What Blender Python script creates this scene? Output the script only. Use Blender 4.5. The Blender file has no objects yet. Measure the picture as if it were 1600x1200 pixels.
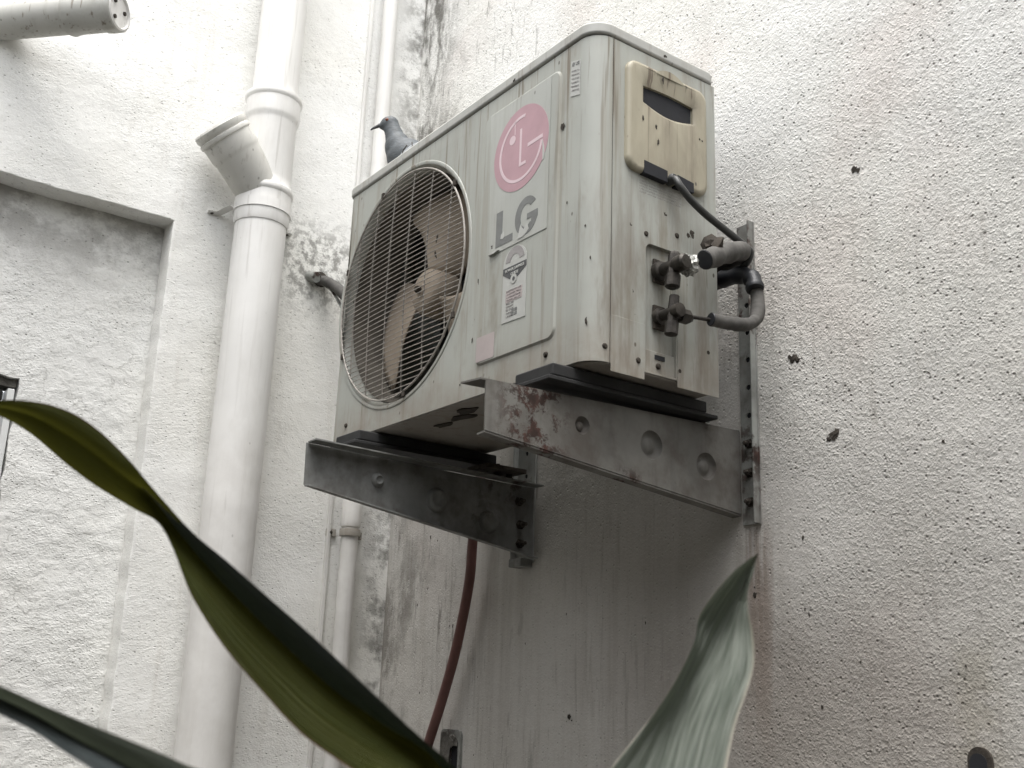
import bpy, bmesh, math, random
from mathutils import Vector, Matrix, noise as mnoise
R = math.radians
random.seed(7)
S = bpy.context.scene
COL = S.collection

# ------------------------------------------------------------------ camera, sky, sun, exposure
cam_data = bpy.data.cameras.new('camera')
cam = bpy.data.objects.new('camera', cam_data)
COL.objects.link(cam)
CAM = Vector((1.11719, -0.93568, -0.45513))
mw = Matrix(((0.59174, 0.19996, 0.78094), (0.80530, -0.19071, -0.56136), (0.03668, 0.96107, -0.27388))).to_4x4()
mw.translation = CAM
cam.matrix_world = mw
cam_data.sensor_width = 36
cam_data.lens = 36 * 1700 / 1600
cam_data.clip_start = 0.02
cam_data.clip_end = 200
cam_data.dof.use_dof = True
cam_data.dof.focus_distance = 1.9
cam_data.dof.aperture_fstop = 10
S.camera = cam

SUN_EL, SUN_AZ = R(74), R(-50)        # azimuth of the light measured from -y towards +x
world = bpy.data.worlds.new("World"); S.world = world; world.use_nodes = True
wn = world.node_tree.nodes; wl = world.node_tree.links
bg = wn['Background']
sky = wn.new('ShaderNodeTexSky'); sky.sky_type = 'NISHITA'; sky.sun_disc = False
sky.sun_elevation = SUN_EL
sun_dir = Vector((math.cos(SUN_EL) * math.sin(-SUN_AZ), -math.cos(SUN_EL) * math.cos(SUN_AZ), math.sin(SUN_EL)))
sky.sun_rotation = math.atan2(sun_dir.x, sun_dir.y)
sky.air_density = 1.0; sky.dust_density = 4.0
hs = wn.new('ShaderNodeHueSaturation'); hs.inputs['Saturation'].default_value = 0.16   # cloud cover: the blue washed out
wl.new(sky.outputs[0], hs.inputs['Color']); wl.new(hs.outputs[0], bg.inputs['Color'])
bg.inputs['Strength'].default_value = 0.15

sd = bpy.data.lights.new('sun', 'SUN'); sd.energy = 1.1; sd.angle = R(45); sd.color = (1.0, 0.975, 0.94)
sun = bpy.data.objects.new('sun', sd); COL.objects.link(sun)
sun.rotation_euler = sun_dir.to_track_quat('Z', 'Y').to_euler()
sun.location = (0, 0, 6)

S.view_settings.view_transform = 'Standard'; S.view_settings.look = 'None'
S.view_settings.gamma = 1; S.view_settings.use_curve_mapping = False
S.view_settings.exposure = 1.54
S.cycles.max_bounces = 8; S.cycles.diffuse_bounces = 5

# ------------------------------------------------------------------ node helpers
class NT:
    def __init__(s, name):
        s.m = bpy.data.materials.new(name); s.m.use_nodes = True
        s.t = s.m.node_tree; s.b = s.t.nodes['Principled BSDF']; s.p = s.t.nodes.new('ShaderNodeNewGeometry').outputs['Position']
    def n(s, ty, **k):
        o = s.t.nodes.new(ty)
        for a, v in k.items(): setattr(o, a, v)
        return o
    def put(s, sock, v):
        if hasattr(v, 'is_output') or isinstance(v, bpy.types.NodeSocket): s.t.links.new(v, sock)
        elif v is not None:
            if isinstance(v, (tuple, list)) and len(v) == 3 and sock.type == 'RGBA': v = (*v, 1)
            sock.default_value = v
    def map(s, sc=(1, 1, 1), rot=(0, 0, 0), loc=(0, 0, 0), src=None):
        o = s.n('ShaderNodeMapping'); s.put(o.inputs['Vector'], src or s.p)
        o.inputs['Scale'].default_value = sc; o.inputs['Rotation'].default_value = rot; o.inputs['Location'].default_value = loc
        return o.outputs[0]
    def noise(s, scale, detail=3, vec=None, rough=.5, dist=0):
        o = s.n('ShaderNodeTexNoise'); s.put(o.inputs['Vector'], vec or s.p)
        o.inputs['Scale'].default_value = scale; o.inputs['Detail'].default_value = detail
        o.inputs['Roughness'].default_value = rough; o.inputs['Distortion'].default_value = dist
        return o.outputs['Fac']
    def voro(s, scale, vec=None, feature='F1', rnd=1):
        o = s.n('ShaderNodeTexVoronoi', feature=feature); s.put(o.inputs['Vector'], vec or s.p)
        o.inputs['Scale'].default_value = scale; o.inputs['Randomness'].default_value = rnd
        return o.outputs['Distance']
    def rng(s, v, a, b, c=0, d=1, smooth=True):
        o = s.n('ShaderNodeMapRange', interpolation_type='SMOOTHSTEP' if smooth else 'LINEAR'); s.put(o.inputs[0], v)
        for i, x in enumerate((a, b, c, d)): o.inputs[i + 1].default_value = x
        return o.outputs[0]
    def math(s, op, a, b=0, clamp=False):
        o = s.n('ShaderNodeMath', operation=op, use_clamp=clamp); s.put(o.inputs[0], a); s.put(o.inputs[1], b)
        return o.outputs[0]
    def mul(s, *v):
        r = v[0]
        for x in v[1:]: r = s.math('MULTIPLY', r, x)
        return r
    def mix(s, f, a, b):
        o = s.n('ShaderNodeMix', data_type='RGBA'); s.put(o.inputs[0], f); s.put(o.inputs[6], a); s.put(o.inputs[7], b)
        return o.outputs[2]
    def sep(s):
        o = s.n('ShaderNodeSeparateXYZ'); s.put(o.inputs[0], s.p); return o.outputs
    def bump(s, h, dist, strength=1, prev=None):
        o = s.n('ShaderNodeBump'); o.inputs['Distance'].default_value = dist; o.inputs['Strength'].default_value = strength
        s.put(o.inputs['Height'], h)
        if prev: s.put(o.inputs['Normal'], prev)
        return o.outputs[0]
    def out(s, color=None, rough=None, normal=None, metal=None, spec=None):
        for k, v in (('Base Color', color), ('Roughness', rough), ('Normal', normal), ('Metallic', metal), ('Specular IOR Level', spec)):
            if v is not None: s.put(s.b.inputs[k], v)
        return s.m

XB, YW, W, D, H = -1.1776, 0.369, 0.7916, 0.2582, 0.53

# ------------------------------------------------------------------ materials
def wall_material(name, kind):
    t = NT(name)
    X, Y, Z = t.sep()
    big = t.noise(2.2, 4)
    warp = t.noise(9, 3)
    if kind == 'a':
        nX = t.math('ADD', X, t.math('MULTIPLY', t.math('SUBTRACT', big, .5), .5))
        upz = t.rng(Z, .05, .5, 0, .9)
        roughm = t.math('MAXIMUM', t.rng(nX, -.16, .1), upz)
        roughm = t.math('MAXIMUM', roughm, .30)
        vec = t.p
    elif kind == 'b':
        roughm = t.rng(t.noise(5, 2), .3, .75, .35, .85)
        vec = t.map((1, .75, 1.25), rot=(R(-24), 0, 0))
    else:
        roughm = t.rng(t.noise(6, 3), .35, .7, .3, 1)
        vec = t.map((1, .8, 1.2), rot=(R(-20), 0, 0))
    # stippled plaster grain: blobs, pits, fine sand
    g1 = t.noise(150, 4, vec, .68, .15)
    g2 = t.noise(380, 2, vec, .6)
    g3 = t.noise(52, 3, vec, .6, .2)
    pits = t.voro(88, t.map((1, 1, 1), src=vec))
    pit = t.mul(t.rng(pits, .07, .24 if kind == 'a' else .19, 1, 0), t.rng(t.noise(34, 3, vec), .42, .54))
    cell = t.voro(165, t.map((1, 1, 1), loc=(.3, .2, .1), src=vec))
    h = t.math('ADD', t.mul(t.rng(g1, .28, .72), .55), t.mul(g2, .3))
    h = t.math('ADD', h, t.mul(t.rng(cell, .05, .42, 1, 0), .45))
    h = t.math('ADD', h, t.mul(t.rng(g3, .3, .7), .22))
    h = t.mul(h, roughm)
    h = t.math('SUBTRACT', h, t.mul(pit, roughm, 1.5))
    lump = t.noise(7, 3)
    nb = t.bump(h, .0021 if kind == 'a' else .0014, .9)
    nb = t.bump(lump, .014, .6, nb)
    if kind == 'n':
        nb = t.bump(t.rng(t.noise(20, 4, t.map((1, 1, 1.3)), .6, .1), .35, .7), .0022, .7, nb)
    base = {'a': (.76, .755, .73), 'b': (.80, .80, .78), 'n': (.78, .78, .76)}[kind]
    c = t.mix(t.rng(big, .3, .75), base, tuple(x * f for x, f in zip(base, (.93, .92, .89))))
    # crevices and pits: small shadows painted into the colour, along with held dirt
    crev = t.mul(t.rng(g1, .30, .46, 1, 0), roughm, t.rng(t.noise(6, 4), .35, .7, .25, .9))
    c = t.mix(t.mul(crev, .7), c, (.30, .29, .26))
    c = t.mix(t.mul(pit, t.math('ADD', t.mul(roughm, .62), .12)), c, (.15, .145, .13))
    # rain streaks
    st = t.noise(1, 4, t.map((26, 26, 1.6)), .65)
    st2 = t.noise(1, 3, t.map((7, 7, .5)), .6)
    streak = t.mul(t.rng(st, .50, .72), t.rng(st2, .42, .66))
    if kind == 'a':
        low = t.rng(Z, .15, -.35, .12, 1)
        c = t.mix(t.mul(streak, low, .8), c, (.33, .29, .25))
        rose = t.mul(t.rng(t.noise(3.1, 3), .5, .72), .28)
        c = t.mix(rose, c, (.55, .45, .41))
        # green brown stain above the small sockets
        gx = t.rng(t.math('ABSOLUTE', t.math('SUBTRACT', X, .318)), .012, .06, 1, 0)
        gs = t.mul(gx, t.rng(Z, -.34, -.40), t.rng(t.noise(30, 3), .3, .6))
        c = t.mix(t.mul(gs, .5), c, (.30, .28, .17))
        # mould in the corner with the other wall
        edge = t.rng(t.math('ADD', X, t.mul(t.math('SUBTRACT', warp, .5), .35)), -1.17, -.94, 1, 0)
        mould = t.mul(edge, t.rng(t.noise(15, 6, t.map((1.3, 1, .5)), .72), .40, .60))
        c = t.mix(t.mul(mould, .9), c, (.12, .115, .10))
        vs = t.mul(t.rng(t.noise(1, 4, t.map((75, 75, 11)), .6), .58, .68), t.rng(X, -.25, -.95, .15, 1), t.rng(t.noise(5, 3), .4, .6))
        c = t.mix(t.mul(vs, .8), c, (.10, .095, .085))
        # below the unit: its shade painted as a faint grey, plus grime streaks
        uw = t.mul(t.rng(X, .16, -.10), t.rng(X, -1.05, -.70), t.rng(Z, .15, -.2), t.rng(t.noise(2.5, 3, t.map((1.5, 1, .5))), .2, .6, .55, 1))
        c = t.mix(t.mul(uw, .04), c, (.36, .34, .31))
        us = t.mul(uw, t.rng(t.noise(1, 4, t.map((44, 44, 2.0)), .6), .44, .66))
        c = t.mix(t.mul(us, .26), c, (.30, .27, .235))
        ud = t.mul(uw, t.rng(t.noise(1, 3, t.map((130, 130, 22)), .6), .64, .72))
        c = t.mix(t.mul(ud, .5), c, (.16, .145, .13))
    else:
        c = t.mix(t.mul(streak, .30), c, (.45, .41, .35))
        fl = t.voro(60, t.map((1, .55, 1.5), rot=(R(-28), 0, 0)))
        fleck = t.mul(t.rng(fl, .07, .17, 1, 0), t.rng(t.noise(4.5, 4), .5, .66))
        c = t.mix(t.mul(fleck, .75), c, (.22, .21, .19))
        edge = t.mul(t.rng(Y, .27, .36), t.rng(t.noise(13, 5, None, .7), .40, .6))
        c = t.mix(t.mul(edge, .8), c, (.15, .145, .13))
        cab = t.mul(t.rng(t.math('ABSOLUTE', t.math('SUBTRACT', Y, .12)), .04, .17, 1, 0), t.rng(t.math('ABSOLUTE', t.math('SUBTRACT', Z, .53)), .04, .16, 1, 0))
        c = t.mix(t.mul(cab, t.rng(t.noise(45, 4, None, .7), .42, .6), .75), c, (.16, .155, .14))
    if kind == 'n':
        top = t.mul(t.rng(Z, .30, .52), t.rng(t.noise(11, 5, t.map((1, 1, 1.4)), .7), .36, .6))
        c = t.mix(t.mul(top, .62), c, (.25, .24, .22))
        cr = t.mul(t.rng(t.math('ABSOLUTE', t.math('SUBTRACT', t.noise(6, 4, None, .6), .5)), .0, .012, 1, 0), t.rng(t.noise(3.3, 2), .5, .6))
        c = t.mix(t.mul(cr, .3), c, (.2, .19, .17))
    if kind == 'a':
        grime_falloff = t.rng(t.math('ADD', Z, t.mul(t.math('SUBTRACT', t.noise(2.0, 4), .5), .7)), .62, -.30, 0, 1)  # lower wall darkened in colour: grime, and part of the light falloff
        c = t.mix(t.mul(grime_falloff, .52), c, (.40, .375, .345))
        fine = t.mul(t.rng(t.noise(1, 4, t.map((90, 90, 6)), .65), .52, .68), t.rng(t.noise(3, 4), .42, .6), t.rng(Z, .4, -.1, .25, 1))
        c = t.mix(t.mul(fine, .42), c, (.26, .24, .21))
        near = t.mul(t.rng(X, .6, .0), t.rng(X, -.45, -.10), t.rng(Z, .05, -.45), t.rng(t.noise(2.6, 4), .25, .6, .5, 1))  # lower right darkened further: grime, with fading light painted in
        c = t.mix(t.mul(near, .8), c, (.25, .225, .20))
        drip = t.mul(t.rng(t.math('ABSOLUTE', t.math('ADD', X, .03)), .005, .05, 1, 0), t.rng(Z, -.16, -.22), t.rng(Z, -.62, -.25), t.rng(t.noise(1, 4, t.map((60, 60, 4)), .6), .35, .6))
        c = t.mix(t.mul(drip, .7), c, (.17, .12, .09))
    return t.out(c, .93, nb, spec=.2)

def painted(name, col, dirt=1.0, gloss=.5, dirtcol=(.25, .22, .17)):
    t = NT(name); X, Y, Z = t.sep()
    c = t.mix(t.rng(t.noise(5, 4), .3, .7), col, tuple(x * .88 for x in col))
    st = t.rng(t.noise(1, 5, t.map((34, 34, 1.8)), .65), .47, .72)
    c = t.mix(t.mul(st, .24 * dirt), c, dirtcol)
    fine = t.rng(t.noise(1, 4, t.map((150, 150, 8)), .6), .60, .74)
    c = t.mix(t.mul(fine, t.rng(t.noise(4.3, 3), .4, .65), .6 * dirt), c, tuple(x * .6 for x in dirtcol))
    sm = t.mul(t.rng(t.noise(7, 5, t.map((1.6, 1.6, .6)), .68), .50, .70), t.rng(t.noise(60, 3, t.map((1, 1, .3)), .6), .3, .7, .4, 1))
    c = t.mix(t.mul(sm, .55 * dirt, .7), c, tuple(x * .8 for x in dirtcol))
    run = t.mul(t.rng(t.noise(1, 3, t.map((85, 85, 3.2)), .55), .58, .70), t.rng(Z, .25, .52, .35, 1))
    c = t.mix(t.mul(run, .5 * dirt), c, (.16, .13, .095))
    sp = t.mul(t.rng(t.voro(48, t.map((1, 1, .6))), .06, .13, 1, 0), t.rng(t.noise(9, 3), .52, .64))
    c = t.mix(t.mul(sp, .85 * dirt), c, (.09, .08, .065))
    low = t.mul(t.rng(t.math('ADD', Z, t.mul(t.noise(8, 4), .12)), .16, .05), t.rng(t.noise(20, 5, None, .7), .25, .7, .35, 1))
    c = t.mix(t.mul(low, .34 * dirt), c, (.22, .175, .135))
    side = t.mul(t.rng(X, -.03, .0), t.rng(Z, .46, .02, .25, 1), t.rng(t.noise(1, 5, t.map((22, 22, 4)), .7), .42, .68))
    c = t.mix(t.mul(side, .62 if dirt > 1.5 else 0), c, (.15, .115, .085))
    nb = t.bump(t.noise(60, 3), .001, .25)
    return t.out(c, t.rng(st, 0, 1, gloss, .8), nb, spec=.4)

def galv(name, col, rust=.5, rusty_x=None, dark=0):
    t = NT(name); X, Y, Z = t.sep()
    c = t.mix(t.rng(t.noise(14, 4), .35, .7), col, tuple(x * .72 for x in col))
    c = t.mix(t.mul(t.rng(t.noise(1, 4, t.map((40, 40, 5)), .6), .5, .7), .4), c, tuple(x * .5 for x in col))
    r = t.rng(t.noise(24, 5, None, .65), .50, .60)
    if rusty_x is not None:
        zone = t.math('ADD', t.rng(t.math('ABSOLUTE', t.math('SUBTRACT', Y, rusty_x)), .02, .085, 1, 0), t.mul(t.rng(t.math('ABSOLUTE', t.math('SUBTRACT', Y, .12)), .01, .04, 1, 0), t.rng(Z, -.12, -.15)), clamp=True)
        r = t.mul(t.rng(t.noise(42, 6, None, .7), .46, .56), zone)
    else:
        r = t.mul(r, t.rng(t.noise(5, 3), .55 - .15 * rust, .75 - .15 * rust))
    rc = t.mix(t.rng(t.noise(80, 3), .35, .65), (.062, .031, .024), (.030, .018, .014))
    gm = t.mul(t.rng(t.noise(9, 5, None, .7), .42, .62), t.rng(t.noise(50, 3), .3, .7, .5, 1))
    c = t.mix(t.mul(gm, .6), c, (.07, .055, .045))
    c = t.mix(r, c, rc)
    nb = t.bump(t.math('ADD', t.mul(r, .5), t.noise(90, 3)), .0012, .4)
    return t.out(c, t.rng(r, 0, 1, .62, .9), nb, metal=0, spec=.35)

def plain(name, col, rough=.6, var=.25, scale=25, bump=.3, metal=0, spec=.5, bd=.001):
    t = NT(name)
    n = t.noise(scale, 4, None, .6)
    c = t.mix(t.rng(n, .3, .7), col, tuple(x * (1 - var) for x in col))
    return t.out(c, rough, t.bump(t.noise(scale * 3, 3), bd, bump), metal=metal, spec=spec)

M = {}
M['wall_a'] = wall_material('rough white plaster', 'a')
M['wall_b'] = wall_material('pitted white plaster', 'b')
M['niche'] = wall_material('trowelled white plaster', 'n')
M['paint'] = painted('aged cabinet paint', (.375, .385, .352), 1.75)
M['lid'] = painted('aged lid paint', (.41, .41, .385), .8)
M['pan'] = painted('base pan paint', (.30, .285, .265), 1.2)
M['beige'] = painted('yellowed plastic', (.36, .33, .25), 2.0)
M['fanplastic'] = painted('dusty fan plastic', (.36, .30, .235), .5, .7, (.2, .16, .13))
M['pvc'] = painted('white painted pvc', (.76, .75, .725), .45, .45, (.45, .42, .36))
M['pvcgrey'] = painted('weathered pvc', (.48, .475, .44), 1.7, .5, (.3, .28, .24))
M['sticker'] = plain('faded sticker film', (.45, .455, .43), .45, .1, 12)
M['brandfilm'] = painted('weathered sticker film', (.415, .425, .395), .75)
M['pink'] = plain('faded red print', (.44, .275, .305), .5, .13, 14)
M['palepink'] = plain('bleached pink print', (.62, .49, .52), .5, .06, 14)
M['greyprint'] = plain('grey print', (.175, .18, .175), .55, .2, 40)
M['blackprint'] = plain('black print', (.075, .078, .08), .5, .2, 40)
M['faintprint'] = plain('faint print', (.30, .285, .28), .5, .2, 60)
M['paperpink'] = plain('pink tinted paper', (.42, .365, .355), .5, .1, 20)
M['galv'] = galv('dull galvanised steel', (.33, .34, .32), .6)
M['galvrust'] = galv('rust patched steel', (.175, .17, .155), .6, rusty_x=-.055)
M['galvdark'] = galv('dark galvanised steel', (.24, .245, .235), .1)  # darker, less rusted galvanised tone
M['liner'] = plain('shade dark shroud', (.13, .115, .095), .7, .4, 20)  # shade inside the unit painted into the shroud colour
M['black'] = plain('flat black', (.022, .022, .022), .8, .4, 30)  # near-black for the feet, their flanges and the window's top bar
M['coil'] = plain('dark coil fins', (.022, .021, .02), .7, .5, 60)
M['wire'] = plain('grille wire coating', (.36, .335, .30), .5, .35, 60)
M['mud'] = plain('dried mud', (.055, .045, .035), .95, .5, 90, .8)
M['foam'] = plain('grimy pipe foam', (.105, .10, .092), .85, .45, 30, .6)
M['cable'] = plain('black rubber cable', (.045, .046, .044), .5, .3, 30)
M['tape'] = plain('black wrapping tape', (.02, .022, .026), .5, .3, 40)
M['brass'] = plain('tarnished brass', (.06, .053, .045), .5, .6, 60, .6, metal=.5)
M['foil'] = plain('crumpled white foil', (.5, .5, .47), .4, .7, 70, 1, metal=.4, bd=.004)
M['hose'] = plain('brown red rubber hose', (.165, .075, .065), .55, .25, 18)
M['hollow'] = plain('dark hollow', (.015, .016, .02), .9, .2)
M['frame'] = plain('white window frame paint', (.72, .73, .72), .4, .08, 12)
M['cement'] = plain('raw cement', (.20, .19, .17), .95, .4, 40, 1, bd=.003)
M['glass'] = plain('dark window glass', (.02, .024, .03), .12, .2, 6, 0)
M['ground'] = plain('courtyard concrete', (.13, .125, .11), .9, .4, 4, .5)
M['blocker'] = plain('weathered facade render', (.19, .185, .165), .95, .25, 2, .5)  # colour of the added walls that block sky

# ------------------------------------------------------------------ mesh helpers
def label(o, lab=None, cat=None, group=None, kind=None):
    if lab: o['label'] = lab
    if cat: o['category'] = cat
    if group: o['group'] = group
    if kind: o['kind'] = kind
    return o

def empty(name, loc, lab, cat, group=None):
    o = bpy.data.objects.new(name, None); COL.objects.link(o); o.location = loc; o.empty_display_size = .05
    return label(o, lab, cat, group)

def wloc(o):
    v = Vector((0, 0, 0))
    while o is not None: v = v + o.location; o = o.parent
    return v

def obj(name, bm, mat, parent=None, smooth=35, bevel=0, solid=0, mats=None, wn=False):
    bm.normal_update()
    lo = Vector((1e9,) * 3); hi = -lo
    for v in bm.verts:
        for i in range(3): lo[i] = min(lo[i], v.co[i]); hi[i] = max(hi[i], v.co[i])
    c = (lo + hi) / 2
    bmesh.ops.translate(bm, verts=bm.verts, vec=-c)
    me = bpy.data.meshes.new(name); bm.to_mesh(me); bm.free()
    if smooth:
        me.shade_smooth()
        me.set_sharp_from_angle(angle=R(smooth))
    for m in (mats or [mat]): me.materials.append(m)
    o = bpy.data.objects.new(name, me); COL.objects.link(o)
    if parent: o.parent = parent; o.location = c - wloc(parent)
    else: o.location = c
    if solid:
        s = o.modifiers.new('thickness', 'SOLIDIFY'); s.thickness = solid; s.offset = -1
    if wn or (solid and smooth and smooth < 60): o.modifiers.new('weighted', 'WEIGHTED_NORMAL').keep_sharp = True
    if bevel:
        b = o.modifiers.new('bevel', 'BEVEL'); b.width = bevel; b.segments = 2; b.limit_method = 'ANGLE'; b.angle_limit = R(40); b.harden_normals = bool(smooth)
    return o

def copy(o, name_parent, delta, scale=None, rot=None):
    c = o.copy(); COL.objects.link(c); c.parent = name_parent
    c.location = delta - (wloc(name_parent) if name_parent else Vector())
    if scale: c.scale = scale
    if rot: c.rotation_euler = rot
    return c

def box(x0, x1, y0, y1, z0, z1, bm=None):
    bm = bm or bmesh.new()
    r = bmesh.ops.create_cube(bm, size=1)
    for v in r['verts']:
        v.co = Vector(((x0 + x1) / 2 + v.co.x * (x1 - x0), (y0 + y1) / 2 + v.co.y * (y1 - y0), (z0 + z1) / 2 + v.co.z * (z1 - z0)))
    return bm

def frame_of(d):
    d = d.normalized(); a = Vector((0, 0, 1)) if abs(d.z) < .9 else Vector((1, 0, 0))
    u = d.cross(a).normalized(); return u, d.cross(u).normalized()

def lathe(origin, axis, prof, seg=48, bm=None):
    """prof: list of (radius, distance along axis)"""
    bm = bm or bmesh.new(); origin = Vector(origin); axis = Vector(axis).normalized(); u, v = frame_of(axis)
    rings = []
    for r, h in prof:
        if r < 1e-6: rings.append([bm.verts.new(origin + axis * h)])
        else: rings.append([bm.verts.new(origin + axis * h + (u * math.cos(2 * math.pi * i / seg) + v * math.sin(2 * math.pi * i / seg)) * r) for i in range(seg)])
    for a, b in zip(rings, rings[1:]):
        for i in range(seg):
            j = (i + 1) % seg
            if len(a) == 1 and len(b) == 1: continue
            if len(a) == 1: f = (a[0], b[j], b[i])
            elif len(b) == 1: f = (a[i], a[j], b[0])
            else: f = (a[i], a[j], b[j], b[i])
            bm.faces.new(f)
    bmesh.ops.recalc_face_normals(bm, faces=bm.faces)
    return bm

def smooth_path(P, n=8):
    P = [Vector(p) for p in P]
    if len(P) < 3: return P
    Q = [P[0] * 2 - P[1]] + P + [P[-1] * 2 - P[-2]]; out = []
    for i in range(1, len(Q) - 2):
        a, b, c, d = Q[i - 1:i + 3]
        for k in range(n):
            t = k / n
            out.append(.5 * ((2 * b) + (c - a) * t + (2 * a - 5 * b + 4 * c - d) * t * t + (3 * b - a - 3 * c + d) * t ** 3))
    out.append(P[-1]); return out

def tube(path, r, seg=12, n=8, bm=None, rfun=None, caps=True, flat=1.0):
    bm = bm or bmesh.new(); P = smooth_path(path, n)
    u = None; rings = []
    for i, p in enumerate(P):
        d = (P[min(i + 1, len(P) - 1)] - P[max(i - 1, 0)]).normalized()
        if u is None: u, _ = frame_of(d)
        u = (u - d * u.dot(d)).normalized(); v = d.cross(u)
        rr = r if rfun is None else r * rfun(i / (len(P) - 1))
        rings.append([bm.verts.new(p + (u * math.cos(2 * math.pi * k / seg) + v * flat * math.sin(2 * math.pi * k / seg)) * rr) for k in range(seg)])
    for a, b in zip(rings, rings[1:]):
        for k in range(seg): bm.faces.new((a[k], a[(k + 1) % seg], b[(k + 1) % seg], b[k]))
    if caps: bm.faces.new(rings[0][::-1]); bm.faces.new(rings[-1])
    bmesh.ops.recalc_face_normals(bm, faces=bm.faces)
    return bm

def plane_map(kind, at):
    return {'y': lambda a, b, h=0: Vector((a, at + h, b)), 'x': lambda a, b, h=0: Vector((at + h, a, b)), 'z': lambda a, b, h=0: Vector((a, b, at + h))}[kind]

def sheet(loops, kind, at, bm=None):
    """flat sheet with holes; loops[0] is the outline"""
    bm = bm or bmesh.new(); f = plane_map(kind, at); es = []; vs = []
    for L in loops:
        v = [bm.verts.new(f(a, b)) for a, b in L]; vs.append(v)
        es += [bm.edges.new((v[i], v[(i + 1) % len(v)])) for i in range(len(v))]
    bmesh.ops.triangle_fill(bm, use_beauty=True, use_dissolve=False, edges=es)
    return bm, vs

def prism(poly, kind, at, th, bm=None):
    bm = bm or bmesh.new(); f = plane_map(kind, at)
    a = [bm.verts.new(f(x, y)) for x, y in poly]; b = [bm.verts.new(f(x, y, th)) for x, y in poly]
    fs = [bm.faces.new(a), bm.faces.new(b[::-1])]
    for i in range(len(a)):
        j = (i + 1) % len(a); fs.append(bm.faces.new((a[j], a[i], b[i], b[j])))
    bmesh.ops.recalc_face_normals(bm, faces=fs)
    return bm

def rrect(a0, a1, b0, b1, r, n=6, rs=None):
    rs = rs or (r, r, r, r); pts = []     # bottom-left, bottom-right, top-right, top-left
    for (cx, cy, sa), rr in zip(((a0, b0, 180), (a1, b0, 270), (a1, b1, 0), (a0, b1, 90)), rs):
        ox = cx + rr * (1 if cx == a0 else -1); oy = cy + rr * (1 if cy == b0 else -1)
        for k in range(n + 1):
            t = R(sa + 90 * k / n); pts.append((ox + rr * math.cos(t), oy + rr * math.sin(t)))
    return pts

def circ(cx, cy, r, n=72): return [(cx + r * math.cos(2 * math.pi * i / n), cy + r * math.sin(2 * math.pi * i / n)) for i in range(n)]
def arc_band(cx, cy, r0, r1, a0, a1, n=40):
    o = [(cx + r1 * math.cos(R(a0 + (a1 - a0) * i / n)), cy + r1 * math.sin(R(a0 + (a1 - a0) * i / n))) for i in range(n + 1)]
    return o + [(cx + r0 * math.cos(R(a0 + (a1 - a0) * i / n)), cy + r0 * math.sin(R(a0 + (a1 - a0) * i / n))) for i in range(n, -1, -1)]

def text_mesh(name, body, plane, origin, width, height, mat, parent, bold=False, slope=0):
    cu = bpy.data.curves.new('t', 'FONT'); cu.body = body; cu.size = 1; cu.extrude = .01; cu.offset = .02 if bold else 0
    o = bpy.data.objects.new('t', cu); COL.objects.link(o)
    bpy.context.view_layer.update()
    me = o.to_mesh(); bm = bmesh.new(); bm.from_mesh(me); o.to_mesh_clear(); bpy.data.objects.remove(o)
    xs = [v.co.x for v in bm.verts]; ys = [v.co.y for v in bm.verts]
    sx = width / (max(xs) - min(xs)); sy = height / (max(ys) - min(ys)); x0, y0 = min(xs), min(ys)
    for v in bm.verts:
        a = (v.co.x - x0) * sx; b = (v.co.y - y0) * sy + a * slope; h = (v.co.z) * .02
        v.co = (origin[0] + a, origin[1] + h, origin[2] + b) if plane == 'y' else (origin[0] + h, origin[1] + a, origin[2] + b)
    bmesh.ops.recalc_face_normals(bm, faces=bm.faces)
    return obj(name, bm, mat, parent, smooth=0)

def wobble_poly(P, step=.02, amp=.0015, skip=()):
    out = []
    for i in range(len(P)):
        a = Vector(P[i]).to_3d(); b = Vector(P[(i + 1) % len(P)]).to_3d(); L = (b - a).length
        if i in skip: out.append((a.x, a.y)); continue
        n = max(1, int(L / step)); nn = Vector((-(b - a).y, (b - a).x, 0)).normalized()
        for k in range(n):
            p = a.lerp(b, k / n)
            if k: p = p + nn * amp * 2 * mnoise.noise(Vector((p.x * 25, p.y * 25, i)))
            out.append((p.x, p.y))
    return out

# ------------------------------------------------------------------ setting
label(obj('ground', box(XB - .4, 4.2, -3.2, YW + .3, -2.05, -1.95), M['ground'], smooth=0), kind='structure')
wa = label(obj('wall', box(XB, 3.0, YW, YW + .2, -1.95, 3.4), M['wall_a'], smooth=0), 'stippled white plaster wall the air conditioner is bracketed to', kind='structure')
# wall b with the sunk niche: outline in (y, z)
L = [(-3.2, .5435), (-.242, .5435), (-.236, -1.95), (YW + .2, -1.95), (YW + .2, 3.4), (-3.2, 3.4)]
bm = prism(wobble_poly(L, .015, .0018, (2, 3, 4, 5)), 'x', XB, -.065)
wb = label(obj('wall', bm, M['wall_b'], smooth=30, bevel=.003), 'white pitted plaster wall carrying the drain pipes, with a sunken panel', kind='structure')
# niche panel with window opening
nx = XB - .065
hole = wobble_poly([(-1.5, -1.0), (-.4945, -1.0), (-.4945, .136), (-1.5, .136)], .012, .003)
bm, _ = sheet([[(-3.2, -1.95), (-.20, -1.95), (-.20, .60), (-3.2, .60)], hole], 'x', nx)
bmesh.ops.recalc_face_normals(bm, faces=bm.faces)
if sum((f.normal.x * f.calc_area() for f in bm.faces)) < 0: bmesh.ops.reverse_faces(bm, faces=bm.faces)
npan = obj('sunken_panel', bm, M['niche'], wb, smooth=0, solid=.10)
obj('mortar_edge', prism(wobble_poly([(-1.45, .118), (-.4965, .118), (-.4965, .134), (-1.45, .134)], .01, .003), 'x', nx - .012, -.05), M['cement'], wb)
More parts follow.
